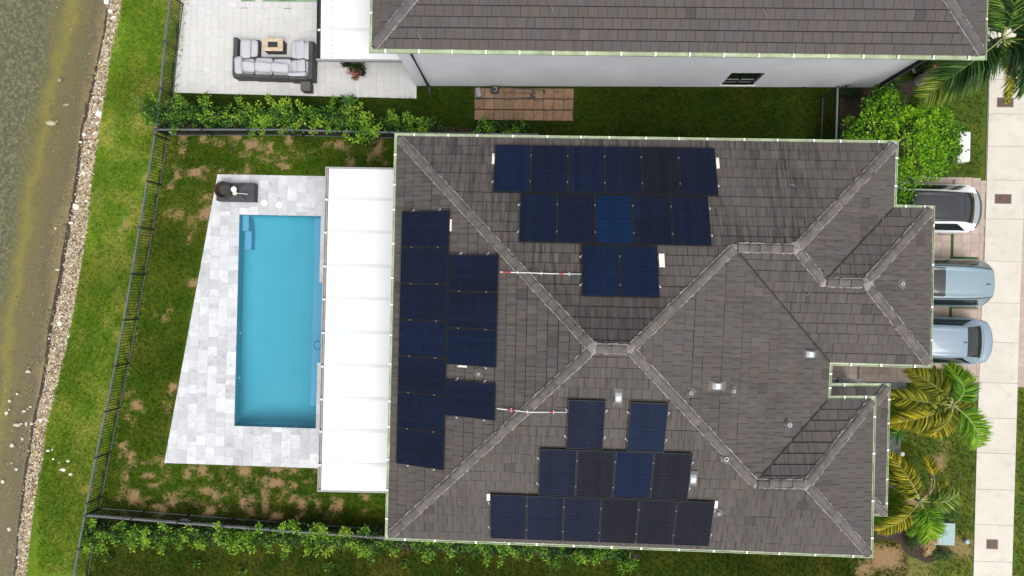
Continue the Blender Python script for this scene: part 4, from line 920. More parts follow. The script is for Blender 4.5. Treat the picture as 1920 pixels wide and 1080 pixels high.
# covers, conduits, vents on the roof
def up_box(pl, px, py, du, dv, hh, name, mat, label, cat, h=.05, group=None):
    c = pl.hit(px, py, h+hh); u, v = pl.uv(c); cs = 1/math.sqrt(1+pl.p**2); mb = MB()
    pts = [pl.at(u+x*du/2, v+y*dv*cs/2, z)-c for z in (h, h+hh) for x, y in ((-1, -1), (1, -1), (1, 1), (-1, 1))]
    mb.mesh(pts, [(0, 3, 2, 1), (4, 5, 6, 7), (0, 1, 5, 4), (1, 2, 6, 5), (2, 3, 7, 6), (3, 0, 4, 7)])
    return tag(mb.build(name, mat, None, tuple(c), bevel=.006), label, cat, group)
for pl, px, py, du, dv, lb in ((pN, 925, 299, .09, .38, 'cream cover plate at the end of the six-panel row, over the hip'), (pN, 1346, 307, .10, .38, 'cream cover plate at the street end of the six-panel row by the passage'), (pN, 1241, 490, .17, .44, 'wide cream cover plate beside the pair of panels'), (pS, 1343, 945, .10, .28, 'cream cover plate at the street end of the lowest row of six'), (pS, 916, 931, .12, .26, 'cream cover plate at the pool end of the lowest row of six'), (pW, 846, 422, .38, .07, 'thin cream strip along the top panel of the column of seven'), (pW, 868, 687, .06, .33, 'thin white strip above the pipe flashing')):
    up_box(pl, px, py, du, dv, .05, 'junction_cover', m_cream, lb, 'cover plate')
def conduit(pts, label, bands):
    root = empty('conduit', tuple(pts[0]), 0, label, 'conduit'); o = np.array(pts[0])
    mb = MB(); mb.tube([np.array(p)-o for p in pts], .017, 8); mb.build('pipe', m_clamp, root, smooth=True)
    for i, t0, t1 in bands:
        a, b = np.array(pts[i]), np.array(pts[i+1]); mb = MB(); mb.tube([a+(b-a)*t0-o, a+(b-a)*t1-o], .0185, 8); mb.build('red_band', m_redband, root)
    for i in range(len(pts)-1):
        a, b = np.array(pts[i]), np.array(pts[i+1]); c = a+(b-a)*.62; mb = MB(); mb.box(tuple(c-o+(0, 0, -.02)), (.022, .1, .04)); mb.build('strap', m_clamp, root)
conduit([pW.hit(938, 510, .12), pW.hit(990, 511.5, .16), pN.hit(1030, 513, .14), pN.hit(1090, 514, .12)], 'straight white conduit crossing the hip to the pair of panels', [(0, .1, .4), (2, .3, .45)])
conduit([pW.hit(932, 766, .12), pW.hit(975, 771, .18), pS.hit(997, 773, .16), pS.hit(1063, 773, .12)], 'bent white conduit crossing the hip to the single panel', [(0, .45, .8), (2, .5, .62)])
def hood_vent(pl, px, py, along, label):
    c = pl.hit(px, py, .2); root = empty('roof_vent', tuple(c), 0, label, 'roof vent'); u, v = pl.uv(c)
    du, dv = ((.30, .22) if along == 'u' else (.19, .36))
    mb = MB(); rows = []
    for k in range(9):
        t = k/8; y = (t-.5)*dv; hh = .04+.14*math.sin(math.pi*min(1, t*1.05))**.7 if t < 1 else .03
        rows.append([pl.at(u-du/2, v+y, hh*.9)-c, pl.at(u-du/2+.03, v+y, hh)-c, pl.at(u+du/2-.03, v+y, hh)-c, pl.at(u+du/2, v+y, hh*.9)-c])
    mb.mesh([p for r in rows for p in r], [(i*4+j, i*4+j+1, (i+1)*4+j+1, (i+1)*4+j) for i in range(8) for j in range(3)])
    for s in (0, 3):
        mb.face([r[s] for r in rows]+[pl.at(u+(-du/2 if s == 0 else du/2), v+dv/2, .0)-c, pl.at(u+(-du/2 if s == 0 else du/2), v-dv/2, .0)-c])
    mb.build('hood', m_metal, root, smooth=False)
    mb = MB(); mb.face([pl.at(u+x*du*.75, v+y*dv*.8, .062)-c for x, y in ((-1, -1), (1, -1), (1, 1), (-1, 1))]); mb.build('flashing', m_ridge, root)
hood_vent(pS, 1160, 746, 'v', 'silver hooded vent between the two single panels'); hood_vent(pS, 1301, 900, 'v', 'silver hooded vent at the end of the row of four panels')
hood_vent(pC, 1346, 725, 'v', 'silver hooded vent between two short pipes on the slope facing the street'); hood_vent(pC, 1522, 665, 'v', 'silver hooded vent next to the valley above the entrance notch')
def pipe_vent(pl, px, py, r, hh, label):
    c = pl.hit(px, py, .05); root = empty('vent_pipe', tuple(c), 0, label, 'vent pipe'); mb = MB()
    mb.lathe([(r, -.05), (r, hh), (r*.78, hh), (r*.78, 0)], (0, 0, 0), 14); mb.build('pipe', m_plast, root)
    u, v = pl.uv(c); mb = MB(); mb.face([pl.at(u+(.17+random.uniform(-.03, .03))*math.cos(t), v+(.16+random.uniform(-.04, .04))*math.sin(t), .064)-c for t in np.linspace(0, 6.28, 13)[:-1]]); mb.build('flashing', m_ridge, root)
for pl, px, py, r, hh, lb in ((pC, 1374, 733, .045, .16, 'short white vent pipe right beside the hooded vent on the street slope'), (pC, 1294, 736, .045, .14, 'short white vent pipe next to the hip tiles'), (pC, 1477, 795, .055, .22, 'lone white vent pipe low on the street slope above the entrance'), (pS, 1360, 859, .06, .16, 'white vent pipe close to the hip beyond the row of four'), (pS, 1346, 961, .04, .15, 'white vent pipe at the corner of the lowest row of six'), (pW, 898, 700, .04, .2, 'white vent pipe with pale flashing in the gap between panels'), (pGE, 1690, 532, .05, .12, 'small grey vent pipe on the garage end slope')):
    pipe_vent(pl, px, py, r, hh, lb)

# ------------------------------------------------------------------ fences
pk = MB(); pk.box((0, 0, .52), (.019, .019, 1.0)); PICK = pk.data('picket', m_fence)
def fence(name, label, fpts, h=FH, sp=.125, post_every=1.9, lowrail=.09, rmat=None, second=False):
    """fpts: plan points of the fence line"""
    root = empty(name, (*fpts[0], 0), 0, label, 'fence'); o = np.array(fpts[0])
    segs = list(zip(fpts[:-1], fpts[1:])); acc = 0; accp = 0
    q = [np.array(p)-o for p in fpts]
    def rail(z, w, t, mat):
        mb = MB()
        for i, (a, b) in enumerate(zip(q[:-1], q[1:])):
            d = (b-a)/np.linalg.norm(b-a); nn = np.array([-d[1], d[0]])*w/2
            mb.prism([a-nn, b-nn, b+nn, a+nn], z-t, z)
        mb.build('rail', mat, root)
    rail(h, .065, .045, m_rail); rail(lowrail, .035, .035, m_rail)
    if second: rail(h-.16, .04, .04, m_rail)
    L = 0; nxt = 0; nxp = 0
    for a, b in zip(q[:-1], q[1:]):
        l = np.linalg.norm(b-a); d = (b-a)/l; rz = math.atan2(d[1], d[0])
        while nxt < L+l:
            p = a+d*(nxt-L); k = link('picket', PICK, root, (p[0], p[1], 0)); k.rotation_euler = (0, 0, rz); k.scale = (1, 1, (h-.03)/1.02); nxt += sp
        while nxp < L+l:
            p = a+d*(nxp-L); mb = MB(); mb.box((0, 0, (h+.03)/2), (.055, .055, h+.03)); mb.box((0, 0, h+.04), (.065, .065, .02)); k = mb.build('post', m_fence, root, (p[0], p[1], 0)); k.rotation_euler = (0, 0, rz); nxp += post_every
        L += l
    return root
ysf = np.linspace(P(326, -10, FH)[1], P(137, 1095, FH)[1], 26)
fence('metal_fence', 'long dark metal picket fence along the bright green lake bank', [(float(f_fence(y)), y) for y in ysf], sp=.118)
c0 = P(160, 967, FH)[:2]; fence('metal_fence', 'black double rail picket fence behind the hedge next to bare patched lawn', [tuple(c0), tuple(P(350, 982, FH)[:2]), tuple(P(540, 997, FH)[:2]), tuple(P(760, 1012, FH)[:2])], sp=.12, second=True)
c1 = P(292, 243, FH)[:2]; fence('metal_fence', 'black picket fence behind the hedge between the two back yards', [tuple(c1), tuple(P(520, 243, FH)[:2]), tuple(P(760, 249, FH)[:2]), tuple(P(1010, 252, FH)[:2])], sp=.12)
fence('side_gate', 'dark slatted metal gate across the side passage by the round green tree', [tuple(P(1571, 163, 1.5)[:2]), tuple(P(1568, 262, 1.5)[:2])], h=1.5, sp=.105, post_every=2.6)
q = P(349, 979, .95); mb = MB(); mb.lathe([(.26, 0), (.26, .03), (.2, .05), (0, .055)], (0, 0, 0), 18); o = mb.build('black_disc', m_fence, None, (q[0], q[1]+.05, .95)); o.rotation_euler = (R(48), 0, 0)
tag(o, 'black round disc hanging on the double rail picket fence', 'disc')

# ------------------------------------------------------------------ street side: driveway, sidewalk
swL = lambda y: np.interp(y, [G(1824, 1080)[1], G(1831, 810)[1], G(1841, 540)[1], G(1844, 500)[1], G(1851, 270)[1], G(1853, 190)[1]], [G(1824, 1080)[0], G(1831, 810)[0], G(1841, 540)[0], G(1844, 500)[0], G(1851, 270)[0], G(1853, 190)[0]])
XL, XR = float(np.mean([swL(y) for y in np.linspace(-11, 7, 20)])), None
walk = tag(empty('sidewalk'), kind='structure')
js = [P(1880, y)[1] for y in (-60, 20, 86, 150, 214, 275, 338, 411, 490, 568, 642, 718, 784, 850, 918, 984, 1053, 1120)]
ra = [(P(1919, 380)[1], P(1919, 380)[0]), (P(1912, 540)[1], P(1912, 540)[0]), (P(1904, 810)[1], P(1904, 810)[0]), (P(1896, 1080)[1], P(1896, 1080)[0])][::-1]
swR = lambda y: np.interp(y, [p[0] for p in ra], [p[1] for p in ra])
for a, b in zip(js[:-1], js[1:]):
    a, b = a-.006, b+.006
    wide = 0 if b < P(1880, 340)[1]-.1 else 2.2
    slab(walk, [[(float(swL(b)), b), (float(swR(b))+wide, b), (float(swR(a))+wide, a), (float(swL(a)), a)]], 0, .05, m_conc, 'sidewalk_slab')
mb = MB(); mb.prism([(float(swL(-12)), -13), (float(swR(-12)), -13), (float(swR(13)), 14), (float(swL(13)), 14)], .006, .03, bottom=False); mb.build('joint_bed', m_grout2, walk)
# driveway
drv = tag(empty('driveway'), kind='structure')
dy1, dy0 = P(1800, 338)[1], P(1800, 716)[1]
vx = P(1783, 520)[0]; hy_a, hy_b = P(1805, 484)[1], P(1805, 574.5)[1]; hx_e = P(1829, 484)[0]
tw = .11
def in_turf(q):
    c = np.mean(np.array(q), 0); return abs(c[0]-vx) < tw/2
regd = [(13.0, dy0), (float(swL(dy0)), dy0), (float(swL(dy1)), dy1), (13.0, dy1)]
ps = .335
cols = []
x = vx+tw/2
while x < 19.5: cols.append((x, x+ps)); x += ps
x = vx-tw/2
while x > 12.8: cols.append((x-ps, x)); x -= ps
for (xa, xb) in cols:
    y = dy0-.1; 
    rows = []
    while y < dy1+.1: rows.append((y, y+ps)); y += ps
    for ya, yb in rows:
        q = clip(regd, xa+.004, xb-.004, ya+.004, yb-.004)
        if not q or area(q) < .006: continue
        for hy in (hy_a, hy_b):
            if xa >= vx and xb <= hx_e+.2 and ya < hy+tw/2 and yb > hy-tw/2:
                q = clip(q, xa, xb, hy+tw/2, 99) if (ya+yb)/2 > hy else clip(q, xa, xb, -99, hy-tw/2)
                if not q: break
        if q and area(q) > .006: slab(drv, [q], 0, .03+rp.uniform(-.002, .002), m_drive)
mb = MB(); mb.prism(regd, .005, .018, bottom=False); mb.build('joint_bed', m_grout2, drv)
mb = MB(); mb.box((vx, (dy0+dy1)/2-.0, .018), (tw-.01, dy1-dy0-1.4, .03)); mb.build('turf_strip', m_turf, drv)
for hy in (hy_a, hy_b): mb = MB(); mb.box(((vx+hx_e)/2+.05, hy, .018), (hx_e-vx-.0, tw-.01, .03)); mb.build('turf_strip', m_turf, drv)
# curb bricks along the north edge of the driveway
for k in range(13):
    x = 13.4+k*.335; mb = MB(); mb.box((x, dy1+.055+random.gauss(0, .008), .025), (.325, .11, .05)); mb.build('edge_stone', m_drive, drv, bevel=.012)
# entrance walk
ent = tag(empty('entrance_walk'), kind='structure')
ey1, ey0 = P(1600, 690, 0)[1]+.3, P(1600, 714)[1]
for k in range(16):
    for j in range(2):
        x = 11.9+k*.335; y = ey0+j*.335; 
        if x > 13.0-.3 and y+.33 > dy0: pass
        q = clip([(x+.004, y+.004), (x+.331, y+.004), (x+.331, y+.331), (x+.004, y+.331)], 11, 16.8, -20, dy0-.01 if x > 12.7 else 20)
        if q and area(q) > .01: slab(ent, [q], 0, .03, m_drive)
mb = MB(); mb.prism([(11.9, ey0), (16.8, ey0), (16.8, dy0-.0), (13, dy0), (13, ey0+.7), (11.9, ey0+.7)], .005, .016, bottom=False); mb.build('joint_bed', m_grout2, ent)
bed = lambda name, pts, mat, z=.012: tag((lambda m: (m.prism([tuple(G(*p)) for p in pts], .002, z, bottom=False), m.build(name, mat))[1])(MB()), kind='structure')
bed('gravel_bed', [(1560, 714), (1700, 716), (1698, 730), (1560, 730)], m_grav2)
bed('gravel_bed', [(1800, 718), (1835, 718), (1832, 752), (1822, 752), (1820, 735), (1800, 730)], m_grav2)
bed('gravel_bed', [(1655, 815), (1690, 818), (1686, 850), (1655, 850)], m_grav2)
bed('mulch_bed', [(1640, 985), (1700, 975), (1735, 1020), (1760, 1048), (1740, 1056), (1700, 1040), (1684, 1015), (1640, 1010)], m_mulch)
bed('mulch_bed', [(1575, 165), (1720, 150), (1700, 200), (1660, 250), (1575, 262)], m_mulch)
bed('mulch_bed', [(300, 222), (740, 232), (1000, 248), (1000, 262), (740, 258), (300, 250)], m_mulch, .010)
bed('mulch_bed', [(190, 985), (740, 1012), (1200, 1040), (1200, 1052), (740, 1030), (190, 1000)], m_mulch, .010)
# apron pavers beyond the sidewalk
apr = tag(empty('apron'), kind='structure')
ay1, ay0 = P(1915, 380)[1], P(1915, 726)[1]; y = ay0; k = 0
while y < ay1:
    for j in range(6):
        xx = float(swR(y))+.02+j*.4; slab(apr, [[(xx, y+.004), (xx+.392, y+.004), (xx+.392, y+.4), (xx, y+.4)]], 0, .034, m_drive)
    y += .404
mb = MB(); mb.prism([(float(swR(ay0)), ay0), (float(swR(ay0))+3, ay0), (float(swR(ay1))+3, ay1), (float(swR(ay1)), ay1)], .005, .018, bottom=False); mb.build('joint_bed', m_grout2, apr)
# neighbour drive of pale concrete at the top right
bed('neighbour_driveway', [(1850, -60), (1990, -60), (1990, 150), (1853, 150)], m_conc, .03)
for j in range(3):
    for i in range(3):
        q = G(1856+i*13, 4+j*15); mb = MB(); mb.box((q[0], q[1], .03), (.27, .32, .03)); mb.build('paver', m_drive, apr)
for px, py, w_, h_, lb in ((1885, 192, 28, 16, 'rusty brown meter lid beneath the palm frond tip'), (1881, 373, 28, 16, 'rusty brown meter lid in the slab behind the white car'), (1860.5, 1020.5, 19, 16, 'small dark red meter lid near the pale green utility box')):
    q = P(px, py, .055); d = 28.4/1300; mb = MB(); mb.box((0, 0, 0), (w_*d, h_*d, .02)); o = mb.build('meter_lid', m_iron, None, (q[0], q[1], .052), bevel=.006); tag(o, lb, 'meter lid')
    mb = MB(); mb.box((0, 0, -.006), (w_*d+.05, h_*d+.05, .012)); mb.build('collar', m_grout, o)
# red paver pad by the neighbour's wall
pad = tag(empty('paver_pad'), kind='structure')
a, b, c, d = G(890, 166), G(1076, 167), G(1074, 227), G(889.5, 225)
for j in range(3):
    for i in range(10):
        def bi(u, v): return (1-v)*((1-u)*a+u*b)+v*((1-u)*d+u*c)
        g = .0022; v0 = j*.345+(.0 if j else 0); v1 = v0+.305
        q = [tuple(bi(i/10+g, v0)), tuple(bi((i+1)/10-g, v0)), tuple(bi((i+1)/10-g, v1)), tuple(bi(i/10+g, v1))]
        slab(pad, [q[::-1]], 0, .045+rp.uniform(-.004, .004), m_red, 'paver')
mb = MB(); mb.prism([tuple(a), tuple(b), tuple(c), tuple(d)], .005, .014, bottom=False); mb.build('soil_bed', m_mulch, pad)
# tools on the pad
def tool(pts, r, head, label, name='rake'):
    o = np.array(pts[0]); root = empty(name, tuple(o), 0, label, 'garden tool'); mb = MB(); mb.tube([np.array(p)-o for p in pts], r, 8); mb.build('handle', m_black, root)
    mb = MB()
    for c, dms, rz in head: mb.box(tuple(np.array(c)-o), dms, rz)
    mb.build('head', m_black, root, bevel=.01)
t0, t1 = P(940, 164, .08), P(1018, 169, .1); tool([t0, t1], .018, [((t1[0]+.05, t1[1]-.06, .08), (.10, .2, .05), .4)], 'black long handled tool lying against the white wall base')
t0, t1 = P(940, 173, .08), P(1000, 175, .1); tool([t0, t1], .015, [((t1[0]+.03, t1[1], .09), (.14, .07, .05), 0), ((t1[0], t1[1]+.11, .09), (.08, .08, .05), .3)], 'black tool with a forked head in the middle of the terracotta pavers')
t0, t1 = P(910, 184, .08), P(998, 183, .1); tool([t0, P(960, 185, .09), t1], .02, [((t1[0]+.03, t1[1], .09), (.2, .11, .07), .1), ((t1[0]-.04, t1[1]+.1, .09), (.07, .12, .05), .3)], 'black tool with a wide head lying along the joint between terracotta pavers')
q = P(928, 168, .2); root = empty('black_box', (q[0], q[1], .046), 0, 'black square box with a pale ring on top beside the white wall', 'box'); mb = MB(); mb.box((0, 0, .11), (.33, .28, .22)); mb.build('body', m_black, root, bevel=.015)
mb = MB(); mb.tube([(.0+.085*math.cos(t), .085*math.sin(t), .226) for t in np.linspace(-1.7, 1.9, 16)], .012, 6); mb.build('ring', m_metal, root)
q = P(897, 173, .15); root = empty('grey_case', (q[0], q[1], .046), R(10), 'small grey case with a round knob at the corner of the terracotta pavers', 'case'); mb = MB(); mb.box((0, 0, .07), (.2, .38, .14)); mb.build('body', M('grey_case', (.18, .19, .21), .5, .1, 4, 30, .1), root, bevel=.03)
mb = MB(); mb.lathe([(.05, 0), (.05, .02), (.03, .03)], (0, .0, .142), 14); mb.build('knob', m_alu, root); mb = MB(); mb.box((0, -.23, .04), (.18, .1, .08)); mb.build('foot', m_black, root, bevel=.01)

# ------------------------------------------------------------------ garden furniture
def cushion(w, d, h, name, parent, loc, rz=0, tilt=(0, 0), mat=None, pw=5.0):
    mb = MB(); n, m = 20, 10; pts = []
    for j in range(m+1):
        ph = math.pi*(j/m-.5)
        for k in range(n):
            th = 2*math.pi*k/n
            e1, e2 = 2/pw, .75
            cp, sp_ = math.cos(ph), math.sin(ph); ct, st = math.cos(th), math.sin(th)
            f = lambda v, e: math.copysign(abs(v)**e, v)
            pts.append((w/2*f(cp, e2)*f(ct, e1), d/2*f(cp, e2)*f(st, e1), h/2*f(sp_, 1.0)))
    mb.mesh(pts, [(j*n+k, j*n+(k+1) % n, (j+1)*n+(k+1) % n, (j+1)*n+k) for j in range(m) for k in range(n)])
    o = mb.build(name, mat or m_cush, parent, loc, smooth=True); o.rotation_euler = (tilt[0], tilt[1], rz); return o
sofa = empty('sectional_sofa', (*G(520, 150), 0), 0, 'grey wicker corner sofa with pale grey cushions on the light paving', 'sofa')
SO = np.array([sofa.location.x, sofa.location.y, 0])
def sbox(px0, py0, px1, py1, z0, z1, name, mat, bev=.02):
    a, b = P(px0, py0, z1), P(px1, py1, z1); mb = MB(); mb.box((0, 0, 0), (abs(b[0]-a[0]), abs(b[1]-a[1]), z1-z0)); c = (a+b)/2-SO
    return mb.build(name, mat, sofa, (c[0], c[1], (z0+z1)/2), bevel=bev)
def scush(px0, py0, px1, py1, z0, z1, name='seat_cushion', rz=0, tilt=(0, 0), pw=6):
    a, b = P(px0, py0, z1), P(px1, py1, z1); c = (a+b)/2-SO; return cushion(abs(b[0]-a[0]), abs(b[1]-a[1]), z1-z0, name, sofa, (c[0], c[1], (z0+z1)/2), rz, tilt, None, pw)
sbox(447, 74, 485, 109, 0, .30, 'base', m_wicker); sbox(438, 106, 578, 147, 0, .30, 'base', m_wicker); sbox(547, 78, 588, 112, 0, .30, 'base', m_wicker)
sbox(437.5, 69.5, 444.5, 104, .05, .68, 'back', m_wicker); sbox(436, 104, 442, 140, .05, .66, 'back', m_wicker)
sbox(436, 138, 474, 144, .05, .68, 'back', m_wicker); sbox(474.5, 139.5, 508, 145.5, .05, .68, 'back', m_wicker); sbox(508.5, 140.5, 541, 146.5, .05, .68, 'back', m_wicker); sbox(541.5, 142, 577, 149, .05, .68, 'back', m_wicker)
sbox(579, 77, 586, 111.5, .05, .70, 'back', m_wicker); sbox(578, 112, 585, 148, .05, .70, 'back', m_wicker)
for q in ((446, 73, 482, 106), (441, 108, 476, 141), (477, 107, 510, 142), (511, 109, 545, 143), (545, 111, 578, 144), (545, 75, 581, 109)): scush(*q, .28, .44)
scush(450, 72, 468, 108, .44, .60, 'back_cushion', 0, (0, R(8))); scush(437.5, 103, 452, 138, .42, .74, 'back_cushion', R(4), (0, R(-10)))
scush(452, 114, 476, 134, .44, .62, 'pillow', R(-4), (R(14), 0)); scush(476, 115, 507, 134, .44, .62, 'pillow', R(-6), (R(14), 0)); scush(506, 117, 540, 135, .44, .62, 'pillow', R(-5), (R(14), 0))
scush(554, 110, 572, 134, .44, .62, 'pillow', R(3), (0, R(-14))); scush(537, 133, 573, 144, .44, .7, 'pillow', R(3), (R(20), 0)); scush(552, 74, 571, 109, .44, .6, 'back_cushion', R(8), (0, R(-12))); scush(569, 77, 580, 110, .42, .68, 'back_cushion', R(3), (0, R(-6)))
q0, q1 = P(493, 71.5, .55), P(530.5, 96, .55); c = (q0+q1)/2; w_, d_ = q1[0]-q0[0], q0[1]-q1[1]
ft = empty('fire_table', (c[0], c[1], .03), 0, 'dark box fire table with a pale wooden top and black burner tray', 'table'); mb = MB(); mb.box((0, 0, .25), (w_-.06, d_-.06, .5)); mb.build('base', m_wicker, ft, bevel=.01)
for dx, dy, sw_, sd_ in ((0, d_/2-.075, w_, .15), (0, -d_/2+.075, w_, .15), (-w_/2+.11, 0, .22, d_-.3), (w_/2-.11, 0, .22, d_-.3)):
    mb = MB(); mb.box((dx, dy, .525), (sw_-.004, sd_-.004, .05)); mb.build('top_board', m_wood, ft, bevel=.005)
mb = MB(); mb.box((0, 0, .52), (w_-.44, d_-.3, .03)); mb.build('burner_tray', m_black, ft)
q0, q1 = P(564, 152.5, .5), P(581.5, 170.5, .5); c = (q0+q1)/2
stb = empty('side_table', (c[0], c[1], .03), 0, 'small square dark grey side table behind the corner sofa', 'table'); mb = MB(); mb.box((0, 0, .23), (q1[0]-q0[0]-.03, q0[1]-q1[1]-.03, .46)); mb.build('body', m_wicker, stb, bevel=.01); mb = MB(); mb.box((0, 0, .475), (q1[0]-q0[0], q0[1]-q1[1], .03)); mb.build('top', M('grey_top', (.06, .058, .06), .5, .1, 4, 40, .1), stb, bevel=.005)
# fire bowl unit by the pool
q0, q1 = P(400, 343, .3), P(479, 378.5, .3); c = (q0+q1)/2; w_, d_ = q1[0]-q0[0], q0[1]-q1[1]
gb = empty('patio_cart', (c[0], c[1], .045), 0, 'dark grey patio cart with crossed cover and a round brown wicker bowl', 'cart')
mb = MB(); mb.box((0.1, 0, .2), (w_-.2, d_, .4)); mb.build('body', m_char, gb, bevel=.02)
tp = MB(); hh = .62; a = (-.35, d_/2-.03); zt = .40
for (x0, y0), (x1, y1) in (((-.12, .33), (.55, -.3)), ((-.2, -.3), (.48, .33))):
    tp.tube([(x0, y0, zt+.05), ((x0+x1)/2, (y0+y1)/2, zt+.16), (x1, y1, zt+.05)], .035, 6)
tp.build('cover_strap', m_char, gb)
mb = MB(); mb.mesh([(-.2, -.33, .41), (.58, -.33, .41), (.58, .33, .41), (-.2, .33, .41), (.16, 0, .53)], [(0, 1, 4), (1, 2, 4), (2, 3, 4), (3, 0, 4)]); mb.build('cover', m_char, gb)
bq = P(417, 355.5, .75)-np.array([c[0], c[1], .045]); mb = MB(); mb.lathe([(.16, .1), (.28, .25), (.345, .55), (.35, .70), (.33, .72), (.31, .70), (.29, .5), (.2, .4), (.01, .38)], (bq[0], bq[1], 0), 32); mb.build('bowl', m_brown, gb, smooth=True)
for rz in (0, 1.57):
    mb = MB(); mb.box((bq[0], bq[1], .50), (.6, .012, .012), rz); mb.build('bowl_rib', m_char, gb)
lq = P(437.5, 354.5, .85); mb = MB(); mb.lathe([(.115, 0), (.12, .015), (.1, .03), (0, .035)], (0, 0, 0), 24); tag(mb.build('white_plate', m_plast, None, (lq[0], lq[1], .80)), 'round white plate resting on the rim of the brown wicker bowl', 'plate')
lq = P(440.5, 362, .72); mb = MB(); mb.lathe([(.085, 0), (.09, .02), (.07, .03), (0, .03)], (0, 0, 0), 20); br = mb.build('net_head', M('pale_yellow', (.55, .56, .38), .6, .08, 5, 30, .1), None, (lq[0], lq[1], .72)); br.name = 'pool_brush'; tag(br, 'pale yellow round brush head with a thin silver handle on the patio cart', 'brush')
mb = MB(); mb.tube([(0.05, 0, .02), (.52, -.03, -.06)], .018, 8); mb.build('handle', m_metal, br)

# ------------------------------------------------------------------ plants
def leaf_cloud(mb, tips, n_per, size, cols, rx=.12, flat=.5, up=.35):
    for (p, cidx, outw) in tips:
        for k in range(n_per):
            d = Vector((random.gauss(0, 1), random.gauss(0, 1), random.gauss(up, .7))).normalized()
            b = Vector(p)+d*random.uniform(.2, 1)*rx; l = size*random.uniform(.7, 1.3); wv = l*random.uniform(.42, .6)
            dirv = (d+Vector((random.gauss(0, .4), random.gauss(0, .4), random.gauss(0, .3)))).normalized(); nr = (Vector((0, 0, 1))+Vector((random.gauss(0, flat), random.gauss(0, flat), 0))).normalized()
            s = dirv.cross(nr)
            if s.length < .05: continue
            s.normalize(); nr = s.cross(dirv)
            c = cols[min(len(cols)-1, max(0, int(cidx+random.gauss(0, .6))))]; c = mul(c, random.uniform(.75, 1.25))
            t = b+dirv*l; f = nr*(wv*.12)
            pts = [b, b+dirv*l*.35+s*wv*.45+f, b+dirv*l*.75+s*wv*.42+f, t, b+dirv*l*.75-s*wv*.42+f, b+dirv*l*.35-s*wv*.45+f]
            mb.mesh(pts, [(0, 1, 2, 3), (0, 3, 4, 5)], c)
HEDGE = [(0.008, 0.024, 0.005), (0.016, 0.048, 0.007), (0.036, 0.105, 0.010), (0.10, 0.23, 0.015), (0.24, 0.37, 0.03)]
HV = {}
def shrub(name, px, py, rx, ry, hz, ntip, npl, size, label, cat='shrub', group=None, cols=HEDGE, bright=3.2, stemmat=None, zc=0, rx_t=.12, shoots=4):
    q = P(px, py, hz*.6); root = empty(name, (q[0], q[1], 0), 0, label, cat, group); tips = []; stems = MB()
    for k in range(ntip):
        th = random.uniform(0, 6.28); rr = math.sqrt(random.random()); zz = random.random()**.7
        x, y = rx*rr*math.cos(th)*(1-.25*zz), ry*rr*math.sin(th)*(1-.25*zz); z = max(.1, hz*zz*(1.0-.25*rr)+zc)
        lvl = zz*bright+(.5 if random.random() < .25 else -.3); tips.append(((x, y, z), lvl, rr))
        if k % 3 == 0:
            b = (x*.15+random.gauss(0, .05), y*.15, 0.0); stems.tube([b, (x*.5, y*.5, z*.55), (x, y, z)], [.014, .010, .005], 5, False)
    for k in range(shoots):
        th = random.uniform(0, 6.28); x, y = rx*1.15*math.cos(th), ry*1.25*math.sin(th); z = hz*random.uniform(.6, 1.05)
        for t in (.6, .75, .9, 1.0, 1.1): tips.append(((x*t, y*t, z*(.7+.3*t)), bright+1, 1))
        stems.tube([(0, 0, .05), (x*.6, y*.6, z*.75), (x*1.1, y*1.1, z)], [.014, .01, .004], 5, False)
    mb = MB(); leaf_cloud(mb, tips, npl, size, cols, rx_t); mb.build('foliage', m_leaf, root); stems.build('stem', stemmat or m_bark, root)
    return root
hl = 'leafy clusia hedge shrub in the row behind the fence between the back yards'
for k, (px, py) in enumerate([(302, 218), (334, 222), (366, 218), (398, 220), (430, 222), (462, 222), (494, 224), (524, 222), (556, 228), (584, 222), (614, 222), (640, 228), (668, 236)]):
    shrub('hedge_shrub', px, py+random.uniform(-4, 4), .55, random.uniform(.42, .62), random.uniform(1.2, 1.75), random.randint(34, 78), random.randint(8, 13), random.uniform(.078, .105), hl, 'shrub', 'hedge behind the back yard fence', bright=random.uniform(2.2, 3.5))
for k, (px, py) in enumerate([(700, 232), (726, 233), (755, 236), (784, 236), (812, 236)]):
    shrub('hedge_shrub', px, py, .42, .34, 1.0, 36, 8, .10, 'small sparse hedge shrub in the grass close to the tiled roof edge', 'shrub', 'sparse shrubs in the side passage', bright=2.9, shoots=3)
shrub('hedge_shrub', 688, 250, .4, .45, 1.3, 50, 9, .11, 'bright drooping shrub hanging over the fence next to the roof corner', bright=3.6)
for k, (px, py) in enumerate([(905, 239), (930, 237), (952, 238), (975, 240)]):
    shrub('hedge_shrub', px, py, .32, .26, .8, 30, 8, .10, 'low dark shrub tucked between terracotta pavers and the gutter', 'shrub', 'low shrubs by terracotta pavers', bright=2.6, shoots=2)
hs2 = 'leafy clusia hedge shrub in the row along the double rail fence'
for k, (px, py) in enumerate([(170, 1000), (200, 998), (232, 1002), (264, 1000), (296, 1004), (330, 1002), (362, 1004), (394, 1006), (428, 1006), (462, 1004), (494, 1006), (524, 1006), (552, 1008), (582, 1006), (612, 1010), (642, 1008), (672, 1012), (700, 1016)]):
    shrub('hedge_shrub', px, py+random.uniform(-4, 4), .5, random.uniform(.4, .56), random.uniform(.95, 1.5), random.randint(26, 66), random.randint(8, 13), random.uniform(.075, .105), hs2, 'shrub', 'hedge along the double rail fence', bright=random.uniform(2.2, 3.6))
hs3 = 'leafy clusia hedge shrub under the long gutter of the solar house'
